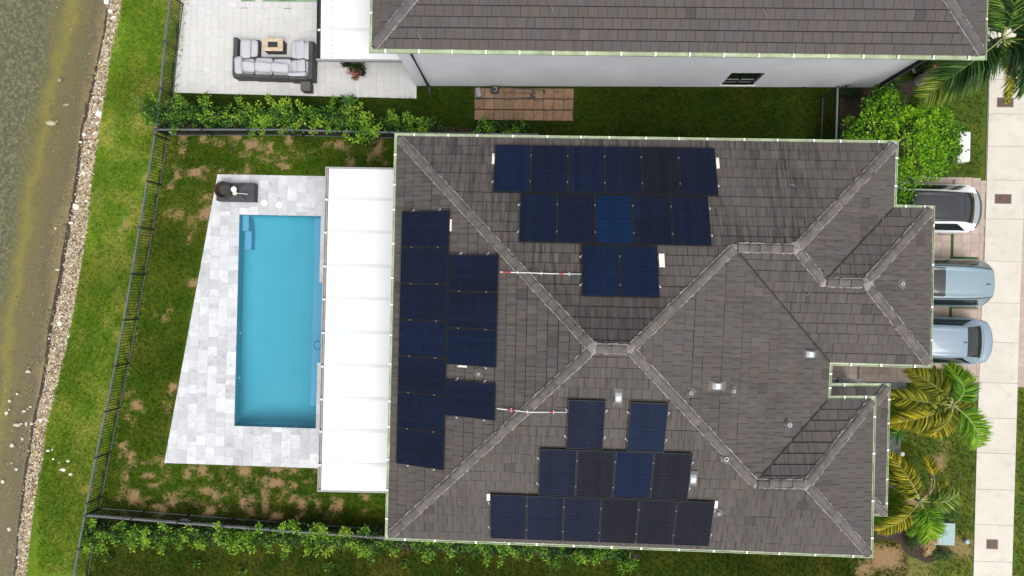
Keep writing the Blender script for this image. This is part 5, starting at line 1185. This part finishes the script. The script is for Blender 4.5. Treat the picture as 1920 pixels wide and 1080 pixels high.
for k, px in enumerate(range(732, 1180, 31)):
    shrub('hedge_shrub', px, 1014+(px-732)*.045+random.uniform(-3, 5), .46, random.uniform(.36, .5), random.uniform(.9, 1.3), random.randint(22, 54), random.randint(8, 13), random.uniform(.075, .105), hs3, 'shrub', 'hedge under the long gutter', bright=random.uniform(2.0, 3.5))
for px, py in ((617, 1064), (758, 1058), (862, 1066), (372, 1058), (452, 1072), (205, 1045)):
    shrub('low_sprout', px, py, .18, .16, .35, 9, 6, .09, 'small bright sprout growing loose in the lawn beside the hedge', 'sprout', 'sprouts in the lawn', bright=3.6, shoots=0)
# conifer-like feathery shrub at the fence corner
FEA = [(0.02, 0.05, 0.012), (0.03, 0.08, 0.015), (0.05, 0.12, 0.02), (0.14, 0.25, 0.03)]
shrub('feathery_shrub', 290, 208, .75, .4, 1.3, 70, 12, .07, 'dark feathery shrub spilling over the lake fence at the hedge end', bright=2.0, cols=FEA, shoots=7, rx_t=.1)
# broad leaf plant
def rosette(name, px, py, z, n, l, wd, label, cols, cat='plant', arch=.5, parent=None, loc=None, mat=None):
    q = P(px, py, z) if loc is None else loc; root = empty(name, (q[0], q[1], q[2] if loc is not None else 0), 0, label, cat) if parent is None else parent
    for k in range(n):
        mb = MB(); th = 2.4*k+random.uniform(-.2, .2); el = random.uniform(.25, 1.1); ll = l*random.uniform(.75, 1.2); c = mul(random.choice(cols), random.uniform(.8, 1.2)); pr = []
        for j in range(6):
            t = j/5; r = ll*t*math.cos(el*(1-arch*t)); zz = (z if parent is None else 0)*.55+ll*(math.sin(el)*t-arch*t*t*.6); ww = wd*math.sin(math.pi*min(1, .12+t*.86))
            d = np.array([math.cos(th), math.sin(th), 0]); s_ = np.array([-math.sin(th), math.cos(th), 0])
            pr.append((d*r+s_*ww/2+(0, 0, zz+.02), d*r+(0, 0, zz), d*r-s_*ww/2+(0, 0, zz+.02)))
        for j in range(5):
            mb.mesh(list(pr[j])+list(pr[j+1]), [(0, 1, 4, 3), (1, 2, 5, 4)], c)
        mb.build('leaf', m_leaf, root, (0, 0, 0) if parent is None else None)
    return root
GRN = [(0.03, 0.10, 0.015), (0.05, 0.15, 0.02), (0.08, 0.19, 0.025)]
def stemmed(r, z):
    mb = MB(); mb.tube([(0, 0, 0), (0.01, 0, z)], [.03, .02], 6); mb.build('stem', m_bark, r)
r_ = rosette('broadleaf_plant', 652, 187, .7, 13, .38, .15, 'broad leaved green plant at the edge of the pale paving', GRN); stemmed(r_, .4)
r_ = rosette('spiky_palm_shrub', 1687, 814, .5, 26, .55, .06, 'small spiky green palm shrub beside the porch gutter', [(0.04, 0.12, 0.02), (0.08, 0.2, 0.03), (0.13, 0.28, 0.04)], 'shrub', .6); stemmed(r_, .28)
for k, (px, py, lb) in enumerate(((1660, 160, 'strappy green plant at the foot of the black corner downspout'), (1676, 152, 'strappy plant next to the leaning palm trunk'), (1665, 172, 'strappy plant pressed against the round green tree'))):
    r_ = rosette('strap_plant', px, py, .4, 14, .5, .07, lb, [(0.03, 0.08, 0.02), (0.05, 0.12, 0.02)]); stemmed(r_, .2)
shrub('low_shrub', 1595, 175, .55, .25, .5, 45, 8, .08, 'low dark ground shrub at the white wall behind the gate', bright=1.4, shoots=0, cols=[(0.01, 0.03, 0.008), (0.02, 0.045, 0.01), (0.03, 0.06, 0.014)])
shrub('low_shrub', 1745, 125, .7, .35, .7, 60, 8, .1, 'green shrub under the neighbour gutter corner with a pink bloom', bright=2.2, shoots=0)
mb = MB(); fq = P(1752, 127, .8)
for k in range(14):
    a = random.uniform(0, 6.28); r = random.uniform(.0, .12); mb.lathe([(.03, 0), (.04, .02), (.01, .03)], (r*math.cos(a), r*math.sin(a), random.uniform(0, .05)), 6)
tag(mb.build('pink_bloom', M('pink_petal', (.45, .08, .12), .6, .2, 10, 40, 0), None, (fq[0], fq[1], .75)), 'pink flower cluster under the neighbour gutter corner', 'flower', kind=None)
for px, py, lb, s in ((1765, 1040, 'clipped low hedge below the pale green utility box', (.75, .22)), (1778, 962, 'clipped low hedge behind the pale green utility box', (.42, .22)), (1712, 1010, 'dark clipped low hedge left in the shade of the second palm', (.28, .5))):
    shrub('low_hedge', px, py, s[0], s[1], .45, 90, 10, .045, lb, 'hedge', bright=2.6, shoots=0, rx_t=.09)
# flower pots
def pot(px, py, r, h, label, leaves, z=.03, flowers=None):
    q = P(px, py, h*.8); root = empty('potted_plant', (q[0], q[1], z), 0, label, 'potted plant'); mb = MB(); mb.lathe([(r*.72, 0), (r, h), (r*1.06, h), (r*.9, h), (r*.85, h-.04), (.01, h-.05)], (0, 0, 0), 18); mb.build('pot', m_black, root)
    tips = [((random.gauss(0, r*.7), random.gauss(0, r*.7), h+random.uniform(.05, .3)), random.uniform(0, len(leaves)-1), 1) for _ in range(22)]; mb = MB(); leaf_cloud(mb, tips, 7, .09, leaves, .09); mb.build('foliage', m_leaf, root)
pot(672, 127, .19, .32, 'black pot with a dark leafy plant against the neighbour patio cover', [(0.015, 0.03, 0.01), (0.02, 0.05, 0.012), (0.04, 0.08, 0.02)])
pot(678, 136, .15, .26, 'small black pot holding a trailing green plant beside the pink flowers', [(0.012, 0.025, 0.01), (0.02, 0.045, 0.012)])
pot(667, 143, .14, .22, 'pot of salmon pink flowers on the pale paving', [(0.42, 0.14, 0.09), (0.5, 0.2, 0.14), (0.06, 0.1, 0.03), (0.45, 0.16, 0.12)])
pot(654, 121, .13, .2, 'squat dark pot half under the neighbour patio cover', [(0.015, 0.025, 0.01), (0.02, 0.03, 0.012)])
# round green tree by the white car
def tree(px, py, label):
    q = P(px, py, 2.6); root = empty('round_tree', (q[0], q[1], 0), 0, label, 'tree'); tips = []; limbs = MB()
    lobes = [(0, 0, 2.2, 1.35), (-1.0, .5, 2.0, .95), (-.9, -.7, 1.9, .9), (.8, .6, 2.0, .95), (.7, -.8, 1.9, .95), (-.3, 1.25, 1.8, .75), (1.35, -.1, 1.7, .7), (-1.5, -.1, 1.55, .65), (-.1, -1.5, 1.6, .8), (-.65, 1.6, 1.7, .45), (1.3, .95, 1.6, .5), (-.25, -2.05, 1.5, .5), (.35, -2.2, 1.45, .4), (1.85, -.35, 1.6, .7), (1.85, .45, 1.6, .65), (2.15, -.2, 1.5, .4), (1.5, .95, 1.6, .5)]
    for lx, ly, lz, r in lobes:
        limbs.tube([(0, 0, .7), (lx*.45, ly*.45, lz*.65), (lx*.9, ly*.9, lz)], [.07, .045, .015], 6, False)
        for k in range(int(105*r*r)+18):
            d = Vector((random.gauss(0, 1), random.gauss(0, 1), random.gauss(.25, .8))).normalized(); rr = r*random.uniform(.55, 1.05)
            z = lz+d.z*rr*.75
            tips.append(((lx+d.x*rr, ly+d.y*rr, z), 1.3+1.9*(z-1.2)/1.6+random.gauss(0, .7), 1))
            if k % 6 == 0: limbs.tube([(lx*.8, ly*.8, lz*.9), (lx+d.x*rr*.7, ly+d.y*rr*.7, lz+d.z*rr*.5)], [.015, .006], 4, False)
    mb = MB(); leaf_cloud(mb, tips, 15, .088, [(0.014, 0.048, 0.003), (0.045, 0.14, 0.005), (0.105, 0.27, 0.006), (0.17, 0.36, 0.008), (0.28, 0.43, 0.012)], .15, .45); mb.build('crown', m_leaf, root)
    mb = MB(); mb.tube([(0, 0, 0), (.03, .02, .5), (0, 0, 1.0)], [.11, .09, .08], 8); mb.build('trunk', m_bark, root); limbs.build('limbs', m_bark, root)
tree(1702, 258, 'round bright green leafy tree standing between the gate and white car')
# palms
def frond(parent, base, tip, droop, wid, cols, n=120, hang=.34, kind=0, twist=0.0, bare=.14, rc=(0.35, 0.36, 0.14)):
    """feather frond: rachis from base arching to tip; leaflets on both sides"""
    b, t = np.array(base), np.array(tip); L = np.linalg.norm(t-b); mid_ = (b+t)/2+np.array([0, 0, droop]); mb = MB()
    side0 = np.cross((t-b)/L, (0, 0, 1)); side0 = side0/(np.linalg.norm(side0)+1e-9); mid_ = mid_+side0*twist*L
    def pt(s): return (1-s)**2*b+2*s*(1-s)*mid_+s*s*t
    rp_ = [pt(s) for s in np.linspace(0, 1, 14)]
    mb.tube(rp_, list(np.linspace(.032, .006, 14)), 5, False, rc)
    for k in range(n):
        s = bare+(1-bare)*(k+.5)/n; p = pt(s); d = pt(min(1, s+.02))-pt(s-.02); d /= np.linalg.norm(d); sd_ = np.cross(d, (0, 0, 1)); sd_ /= np.linalg.norm(sd_)+1e-9; up = np.cross(sd_, d)
        ll = 1.3*wid*(math.sin(math.pi*(.16+.80*s))**.6)*random.uniform(.85, 1.12)
        for sg in (-1, 1):
            el = random.gauss(.25, .28); dv = sd_*sg*.85+d*(.42+.35*s)+up*el; dv /= np.linalg.norm(dv)
            c = mul(cols[int(min(len(cols)-1, max(0, random.gauss((1-s)*(len(cols)-1)*.2+s*(len(cols)-1)*.75, .9))))], random.uniform(.8, 1.2))
            w0 = .028*random.uniform(.8, 1.25); wv = np.cross(dv, up); wv /= np.linalg.norm(wv)+1e-9; wv = wv*.75+up*random.gauss(0, .5)
            p1 = p+dv*ll*.5; p2 = p+dv*ll-np.array([0, 0, hang*ll*random.uniform(.5, 1.1)])
            mb.mesh([p-wv*w0*.5, p+wv*w0*.5, p1+wv*w0, p1-wv*w0, p2], [(0, 1, 2, 3), (3, 2, 4)], c)
    mb.build('frond', m_frond, parent)
GOLD = [(0.09, 0.11, 0.008), (0.24, 0.23, 0.010), (0.40, 0.33, 0.015), (0.52, 0.40, 0.03)]
OLIV = [(0.05, 0.075, 0.008), (0.15, 0.17, 0.010), (0.27, 0.26, 0.015), (0.38, 0.33, 0.03)]
LIME = [(0.05, 0.15, 0.006), (0.12, 0.27, 0.008), (0.22, 0.36, 0.012), (0.32, 0.38, 0.02)]
DGRN = [(0.012, 0.035, 0.008), (0.025, 0.07, 0.015), (0.05, 0.12, 0.02), (0.12, 0.2, 0.03)]
YGRN = [(0.04, 0.1, 0.015), (0.10, 0.18, 0.02), (0.2, 0.27, 0.03), (0.3, 0.33, 0.05)]
DEAD = [(0.18, 0.12, 0.06), (0.3, 0.2, 0.09), (0.36, 0.26, 0.13)]
def palm(px, py, z, fr, label, lean=(0, 0), wid=.42, tr=.10, base_px=None):
    cr = P(px, py, z); bs = np.array([cr[0]-lean[0], cr[1]-lean[1], 0]) if base_px is None else np.append(G(*base_px), 0)
    root = empty('palm_tree', tuple(bs), 0, label, 'palm tree'); o = bs
    mb = MB(); mb.tube([(0, 0, 0), (cr-o)*.3, (cr-o)*.65, (cr-o)*.97], [tr*1.5, tr*1.1, tr, tr*.75], 12); mb.build('trunk', m_ptrunk, root)
    mb = MB(); mb.tube([(cr-o)*.86, (cr-o)*1.0+np.array([0, 0, .12])], [tr*.9, tr*.35], 8); mb.build('crownshaft', M('crownshaft', (.12, .16, .06), .5, .2, 6, 30, .1), root)
    for f in fr:
        tx, ty, dz, droop, cols = f[:5]; kw = f[5] if len(f) > 5 else {}
        tp_ = P(tx, ty, z+dz); w_ = kw.pop('wid', wid) if kw else wid
        frond(root, cr-o, tp_-o, droop, w_, cols, **kw)
palm(1786, 759, 3.2, [(1700, 692, -.5, .75, OLIV, dict(twist=.06)), (1735, 690, -.7, .8, OLIV, dict(twist=.04)), (1668, 742, -.55, .8, OLIV, dict(wid=.44)), (1672, 795, -.6, .8, GOLD, dict(wid=.46, twist=.03)), (1742, 816, -.9, .8, GOLD, dict(wid=.42)), (1777, 685, -.5, .95, LIME, dict(wid=.5, twist=.28, n=140)), (1832, 838, -.7, .8, LIME, dict(wid=.55, twist=-.10, n=140)), (1820, 775, -1.3, .6, GOLD, dict(wid=.3, n=24)), (1690, 765, -1.0, .7, OLIV, dict(wid=.4)), (1720, 812, -1.2, .7, GOLD, dict(wid=.35, n=30))],
     'golden palm with one lime frond reaching over the blue grey sedan', wid=.44)
palm(1724, 938, 2.6, [(1664, 848, -.4, .7, GOLD, dict(wid=.36)), (1662, 880, -.6, .6, OLIV, dict(wid=.34)), (1645, 996, -.5, .75, GOLD, dict(wid=.38)), (1795, 925, -.6, .75, YGRN, dict(wid=.42, twist=.08)), (1775, 905, -.7, .7, OLIV, dict(wid=.36)), (1738, 1012, -.5, .95, LIME, dict(wid=.52, n=140)), (1714, 1000, -.6, .9, LIME, dict(wid=.5)), (1740, 870, -.4, .6, DEAD, dict(wid=.10, n=60, twist=.22, rc=(.3, .24, .2))), (1735, 858, -.5, .75, GOLD, dict(wid=.3, twist=.3, bare=.68)), (1738, 1040, -1.4, .8, DEAD, dict(wid=.35, bare=.55))],
     'golden palm with a bare brown frond next to the pale green utility box', wid=.38)
palm(1878, 72, 4.7, [(1735, 183, -1.6, .9, YGRN, dict(wid=.85)), (1775, 150, -.6, .9, DGRN, dict(wid=.9)), (1888, 192, -1.2, .6, OLIV, dict(wid=.3)), (1900, -30, .3, .9, DGRN, dict(wid=.8)), (1860, -20, .1, 1.0, YGRN, dict(wid=.8)), (1990, 95, -.6, .9, DGRN, dict(wid=.95)), (1960, 140, -.8, .9, DGRN, dict(wid=.9)), (1950, 20, 0, .9, DGRN, dict(wid=.85)), (1840, 30, -.6, .8, DGRN, dict(wid=.6)), (1850, 120, -1.2, .9, YGRN, dict(wid=.7)), (1915, 175, -1.5, 1.0, DGRN, dict(wid=.6))],
     'tall green palm with leaning grey trunk at the corner of the neighbour house', base_px=(1722, 152), tr=.14, wid=.9)

# ------------------------------------------------------------------ utility boxes
q0, q1 = P(1746, 980, .7), P(1790, 1023, .7); c = (q0+q1)/2; w_, d_ = q1[0]-q0[0], q0[1]-q1[1]
ub_ = empty('utility_box', (c[0], c[1], 0), 0, 'pale green metal utility box with a seam beside the golden palm', 'utility box'); mb = MB(); mb.box((0, 0, .3), (w_-.06, d_-.06, .6)); mb.build('body', M('utility_dark', (.10, .14, .14), .5, .06, 3, 30, .05), ub_)
for sgn in (-1, 1):
    mb = MB(); mb.mesh([(sgn*.006, -d_/2, .60), (sgn*w_/2, -d_/2, .60), (sgn*w_/2, d_/2, .60), (sgn*.006, d_/2, .60), (sgn*.006, -d_/2, .69), (sgn*w_/2, -d_/2, .69), (sgn*w_/2, d_/2, .71), (sgn*.006, d_/2, .71)], [(0, 3, 2, 1), (4, 5, 6, 7), (0, 1, 5, 4), (1, 2, 6, 5), (2, 3, 7, 6), (3, 0, 4, 7)]); mb.build('lid', m_box, ub_)
q = P(1813, 1016, .15); mb = MB(); mb.lathe([(.09, 0), (.09, .16), (.1, .17), (.08, .2), (0, .2)], (0, 0, 0), 16); tag(mb.build('green_cap', m_box, None, (q[0], q[1], .004)), 'small round green utility cap in the grass next to the walk', 'utility cap')
q0, q1 = P(1797, 246, .45), P(1820, 303, .45); c = (q0+q1)/2; mb = MB(); mb.box((0, 0, .22), (q1[0]-q0[0], q0[1]-q1[1], .44)); ob = mb.build('white_utility_box', m_plast, None, (c[0], c[1], .004), bevel=.06); tag(ob, 'white rounded utility box half covered by the round green tree', 'utility box')
mb = MB(); mb.box((0, 0, .455), (q1[0]-q0[0]-.1, q0[1]-q1[1]-.12, .03)); mb.build('lid', m_plast, ob, bevel=.01)
q = P(1693, 852, .3); mb = MB(); mb.lathe([(.07, 0), (.07, .03), (.05, .1), (.085, .1), (.085, .13), (.03, .14)], (0, 0, .0), 14); tag(mb.build('garden_light', m_plast, None, (q[0], q[1], .15)), 'small round white garden light by the gravel patch', 'garden light'); 
q = P(1838.5, 369, .2); mb = MB(); mb.lathe([(.06, -.0), (.07, .02), (.05, .05), (0, .055)], (0, 0, 0), 14); tag(mb.build('white_ball', m_plast, None, (q[0], q[1], .034)), 'small round white cap on the driveway behind the white car', 'cap')
q = P(1721, 129, .3); mb = MB(); mb.lathe([(.08, 0), (.1, .02), (.07, .05), (0, .055)], (0, 0, 0), 14); tag(mb.build('garden_light', m_plast, None, (q[0], q[1], .03)), 'white garden light in the dark bed by the downspout', 'garden light')

# ------------------------------------------------------------------ cars
def cr_interp(xs, ys, x):
    xs, ys = np.array(xs, float), np.array(ys, float); m = np.gradient(ys, xs); i = np.clip(np.searchsorted(xs, x)-1, 0, len(xs)-2); h = xs[i+1]-xs[i]; t = (x-xs[i])/h
    dl = (ys[i+1]-ys[i])/h; m0 = np.where(np.sign(m[i]) == np.sign(dl), np.sign(dl)*np.minimum(abs(m[i]), 2.5*abs(dl)), 0); m1 = np.where(np.sign(m[i+1]) == np.sign(dl), np.sign(dl)*np.minimum(abs(m[i+1]), 2.5*abs(dl)), 0)
    return ys[i]*(2*t**3-3*t**2+1)+m0*h*(t**3-2*t**2+t)+ys[i+1]*(-2*t**3+3*t**2)+m1*h*(t**3-t**2)
def car(label, rear_px, cy_px, spec):
    """built along +x (rear at x=0, front at -x); s runs from the rear to the front"""
    L, W = spec['L'], spec['W']; q = P(rear_px, cy_px, spec['zr']); root = empty('parked_car', (q[0], q[1], .034), 0, label, 'car', None)
    ns = 150; ss = np.concatenate([np.linspace(0, 1.2, 70)[:-1], np.linspace(1.2, L, ns-69)])
    hw = cr_interp(*spec['w'], ss)*W/2; zt = cr_interp(*spec['top'], ss); zb = cr_interp(*spec['belt'], ss); wr = cr_interp(*spec['roofw'], ss)*W/2
    segs = [4, 4, 8, 26, 10, 8]; TK = [k+j/n for k, n in enumerate(segs) for j in range(n)]+[6.0]; rowsL = []
    for i, s in enumerate(ss):
        ctl = [(hw[i]*.90, .24), (hw[i]*.985, .42), (hw[i], .68), (hw[i]*.975, zb[i]), (wr[i], zt[i]-.05-.02*(zt[i] > 1.2)), (wr[i]*.62, zt[i]-.012), (0, zt[i])]
        row = []
        for k in range(6):
            for j in range(segs[k]):
                t = j/segs[k]; p0 = ctl[max(k-1, 0)]; p1 = ctl[k]; p2 = ctl[k+1]; p3 = ctl[min(k+2, 6)]
                if k == 3: a = tuple(p1[c]+(p2[c]-p1[c])*t+(0.025*math.sin(math.pi*t) if c == 0 else 0) for c in (0, 1))
                elif k in (2,): a = tuple(p1[c]+(p2[c]-p1[c])*t+(0.012*math.sin(math.pi*t) if c == 0 else 0) for c in (0, 1))
                else: a = tuple(.5*((2*p1[c])+(-p0[c]+p2[c])*t+(2*p0[c]-5*p1[c]+4*p2[c]-p3[c])*t*t+(-p0[c]+3*p1[c]-3*p2[c]+p3[c])*t**3) for c in (0, 1))
                row.append(a)
        row.append(ctl[6]); rowsL.append(row)
    nt = len(TK); bow = spec.get('bow', .22); fb = spec.get('fbow', .35)
    def pt(i, k, sg):
        y, z = rowsL[i][k]; s = ss[i]; yy = abs(y)/(W/2)
        x = -s-bow*yy**2.4*max(0, 1-s/1.1)**1.5+fb*yy**2.2*max(0, 1-(L-s)/1.3)
        return (x, sg*y, z)
    parts = {}
    def put(name, mat, pts): parts.setdefault(name, (MB(), mat))[0].face(pts)
    for i in range(len(ss)-1):
        sm = (ss[i]+ss[i+1])/2
        for k in range(nt-1):
            tk = (TK[k]+TK[k+1])/2
            for sg in (-1, 1):
                nm, mt = spec['region'](sm, tk, sg)
                p = [pt(i, k, sg), pt(i+1, k, sg), pt(i+1, k+1, sg), pt(i, k+1, sg)]
                put(nm+('#L' if sg > 0 else '#R') if nm in ('side_window', 'tail_light', 'headlight') else nm, mt, p if sg < 0 else p[::-1])
    for end in (0, len(ss)-1):
        for k in range(nt-1): 
            p = [pt(end, k, -1), pt(end, k+1, -1), pt(end, k+1, 1), pt(end, k, 1)]; z = (p[0][2]+p[1][2])/2
            put('bumper' if end == 0 and 'bumper' in spec and z < spec['bumper'] else 'body', m_trim if end == 0 and z < spec.get('bumper', 0) else spec['paint'], p if end else p[::-1])
    under_ = MB(); under_.face([(x, y, .24) for x, y in ((-.15, -W*.42), (-.15, W*.42), (-L+.3, W*.42), (-L+.3, -W*.42))]); under_.build('underbody', m_tyre, root)
    for nm, (mb, mt) in parts.items():
        o = mb.build(nm.split('#')[0], mt, root); bm = bmesh.new(); bm.from_mesh(o.data); bmesh.ops.remove_doubles(bm, verts=bm.verts, dist=.0006); bmesh.ops.recalc_face_normals(bm, faces=bm.faces) if nm == 'body' else None; bm.to_mesh(o.data); bm.free(); o.data.shade_smooth()
    for sx in (.95, L-.92):
        for sg in (-1, 1):
            prof = [(.22, -.10), (.31, -.105), (.335, -.07), (.335, .07), (.31, .105), (.22, .10)]
            mb = MB(); mb.lathe(prof, (0, 0, 0), 28); wh = mb.build('wheel', m_tyre, root, (-sx, sg*(W/2-.115), .335), smooth=False); wh.rotation_euler = (R(90), 0, 0)
            mb = MB()
            for k in range(5):
                a = 2*math.pi*k/5; mb.box((.11*math.cos(a), .11*math.sin(a), -sg*.098), (.2, .05, .02), a)
            mb.lathe([(.22, -.09), (.22, .09)], (0, 0, 0), 20); mb.build('rim', m_rim, wh)
    for sg in (-1, 1):
        ms = spec['mirror']; o = cushion(.14, .22, .14, 'mirror', root, (-ms, sg*(W/2+.08), 1.0), 0, (0, 0), spec['paint'])
        for hx in spec['handles']:
            mb = MB(); mb.box((0, 0, 0), (.2, .03, .03)); mb.build('door_handle', m_trim if spec.get('dh') else spec['paint'], root, (-hx, sg*(W/2-.01), .84), bevel=.008)
    return root
# white crossover with an all-glass roof
def reg_w(s, t, sg):
    if 3.22 < t < 3.9 and .62 < s < 3.1 and (t-3.22)/.68 < 1.25*(s-.62)/.8+.05: return 'side_window', m_glass
    if t >= 4.12 and .42 < s < 1.04: return 'rear_window', m_glass
    if t >= 4.12 and 1.04 <= s < 2.8: return 'glass_roof', m_glassr
    if t >= 4.1 and 2.8 <= s < 3.6: return 'windshield', m_glass
    if .15 < s < .40 and t >= 4.3: return 'trunk_glass', m_hatch_refl
    if s <= .15 and t >= 3.75: return 'spoiler', m_trim
    if .05 < s < .34 and 2.75 < t < 3.25: return 'tail_light', m_tail
    if s > 4.3 and 2.2 < t < 3.2: return 'headlight', m_silver
    return 'body', m_pw
m_hatch_refl = M('hatch_grey_reflection', (0.22, 0.245, 0.255), .3, .06, 30, 60, 0, coat=.5)  # grey base colour stands in for the reflection on the white car's hatch
m_glassr = M('roof_glass', (0.022, 0.024, 0.026), .12, .15, 1.2, 8, 0, spec=.5)
car('white crossover with a dark glass roof parked beside the round tree', 1836.5, 393, dict(L=4.7, W=1.9, zr=.8, paint=m_pw, bumper=.75, mirror=3.0, handles=(1.6, 2.6), dh=1, bow=.36,
    w=([0, .25, .8, 2.3, 3.8, 4.5, 4.7], [.90, .96, 1.0, 1.0, .99, .93, .86]), belt=([0, .12, .22, .6, 1.5, 3, 3.5, 4.3, 4.7], [.86, .92, .97, 1.02, 1.0, .97, .96, .85, .7]),
    top=([0, .04, .12, .17, .36, .6, 1.2, 2.0, 2.8, 3.5, 3.75, 4.4, 4.7], [.92, .99, 1.03, 1.05, 1.13, 1.30, 1.54, 1.62, 1.54, 1.1, 1.03, .9, .74]), roofw=([0, .3, 1, 2, 3, 3.6, 4.7], [.74, .68, .62, .64, .67, .82, .80]), region=reg_w))
# light blue SUV with a sunroof
def reg_b(s, t, sg):
    if 3.2 < t < 3.92 and .42 < s < 3.2 and (t-3.2)/.72 < 1.4*(s-.42)/.5+.04: return 'side_window', m_glass
    if t >= 4.05 and .05 < s < .10: return 'rear_window', m_glass
    if t >= 4.40 and 2.02 < s < 2.60 and ((max(0, 4.62-t)/.22)**2+(max(0, abs(s-2.31)-.19)/.10)**2) < 1: return 'sunroof', m_glassr
    if t >= 4.1 and 2.75 < s < 3.45: return 'windshield', m_glass
    if 4.02 < t < 4.17 and .2 < s < 2.7: return 'roof_rail', m_trim
    if s < .26 and 2.7 < t < 3.9: return 'tail_light', m_tail2
    if t >= 4.0 and .135 < s < .155: return 'hatch_gap', m_trim
    if s > 4.1 and 2.2 < t < 3.2: return 'headlight', m_silver
    return 'body', m_pb
cb = car('light blue SUV with a dark sunroof parked between the other cars', 1854, 531.5, dict(L=4.5, W=1.86, zr=1.0, paint=m_pb, mirror=2.85, handles=(1.45, 2.45), bow=.2,
    w=([0, .2, .8, 2.3, 3.8, 4.3, 4.5], [.93, .97, 1.0, 1.0, .99, .93, .86]), belt=([0, .2, .6, 1.5, 3, 3.4, 4.2, 4.5], [.95, 1.08, 1.08, 1.03, 1.0, .99, .88, .72]),
    top=([0, .03, .07, .12, .2, .5, 1.2, 2.0, 2.7, 3.4, 3.65, 4.3, 4.5], [1.0, 1.12, 1.34, 1.5, 1.56, 1.62, 1.67, 1.67, 1.6, 1.12, 1.05, .92, .76]), roofw=([0, .2, .8, 2, 3, 3.6, 4.5], [.60, .60, .66, .70, .70, .83, .8]), region=reg_b))
mb = MB(); mb.box((-.42, -.05, 1.655), (.13, .04, .05)); mb.build('antenna', m_trim, cb, bevel=.015)
mb = MB(); mb.box((.015, -.2, 1.15), (.02, .3, .04), R(0)); mb.build('wiper', m_trim, cb)
# blue grey sedan
def reg_g(s, t, sg):
    if 3.22 < t < 3.92 and .78 < s < 3.2 and (t-3.22)/.7 < 1.2*(s-.78)/.7+.04: return 'side_window', m_glass
    if t >= 4.15 and .45 < s < 1.18: return 'rear_window', m_glass
    if t >= 4.12 and 2.75 < s < 3.5: return 'windshield', m_glass
    if s < .045 and t >= 3.75: return 'trunk_lip', m_trim
    if s < .36 and 2.6 < t < 3.35: return 'tail_light', m_tail
    if t >= 4.0 and .36 < s < .375: return 'trunk_gap', m_trim
    if s > 4.2 and 2.2 < t < 3.2: return 'headlight', m_silver
    return 'body', m_pg
cg = car('blue grey sedan with a dark rear window parked by the golden palm', 1857.5, 641, dict(L=4.65, W=1.83, zr=.9, paint=m_pg, mirror=3.0, handles=(1.6, 2.6), bow=.3,
    w=([0, .25, .9, 2.3, 3.8, 4.45, 4.65], [.88, .94, 1.0, 1.0, .99, .92, .84]), belt=([0, .3, .8, 1.5, 3, 3.5, 4.3, 4.65], [.88, .95, .98, .96, .94, .93, .83, .7]),
    top=([0, .05, .15, .42, .7, 1.2, 1.8, 2.7, 3.5, 3.8, 4.4, 4.65], [.98, 1.03, 1.05, 1.07, 1.21, 1.40, 1.46, 1.40, 1.02, .98, .86, .72]), roofw=([0, .4, 1.2, 2, 3, 3.6, 4.65], [.80, .72, .64, .66, .68, .82, .8]), region=reg_g))
mb = MB(); mb.box((-1.28, -.02, 1.435), (.13, .04, .05)); mb.build('antenna', m_trim, cg, bevel=.015)

# ------------------------------------------------------------------ small litter
def twig(pl, px, py, l, a, label):
    c = pl.hit(px, py, .08); u, v = pl.uv(c); mb = MB(); d = (math.cos(a)*l/2, math.sin(a)*l/2)
    mb.tube([pl.at(u-d[0], v-d[1], .085)-c, pl.at(u+d[1]*.15, v-d[0]*.15, .1)-c, pl.at(u+d[0], v+d[1], .085)-c], [.012, .01, .005], 5)
    tag(mb.build('twig', m_mortar, None, tuple(c)), label, 'twig')
for pl, px, py, l, a, lb in ((nS, 786, 66, .28, 2.1, 'pale twig on the white walled house roof near the hip'), (nS, 1432, 20, .22, 2.2, 'pale twig on the white walled house roof above the window'), (nS, 1035, 14, .15, 2.0, 'tiny pale twig midway on the white walled house roof'), (pN, 1488, 350, .2, .4, 'pale twig on the bare stretch of the passage slope'), (pNS, 1515, 549, .14, .9, 'tiny pale twig near the garage ridge junction'), (pNE, 1653, 412, .1, .3, 'tiny pale leaf stalk beside the garage valley')):
    twig(pl, px, py, l, a, lb)
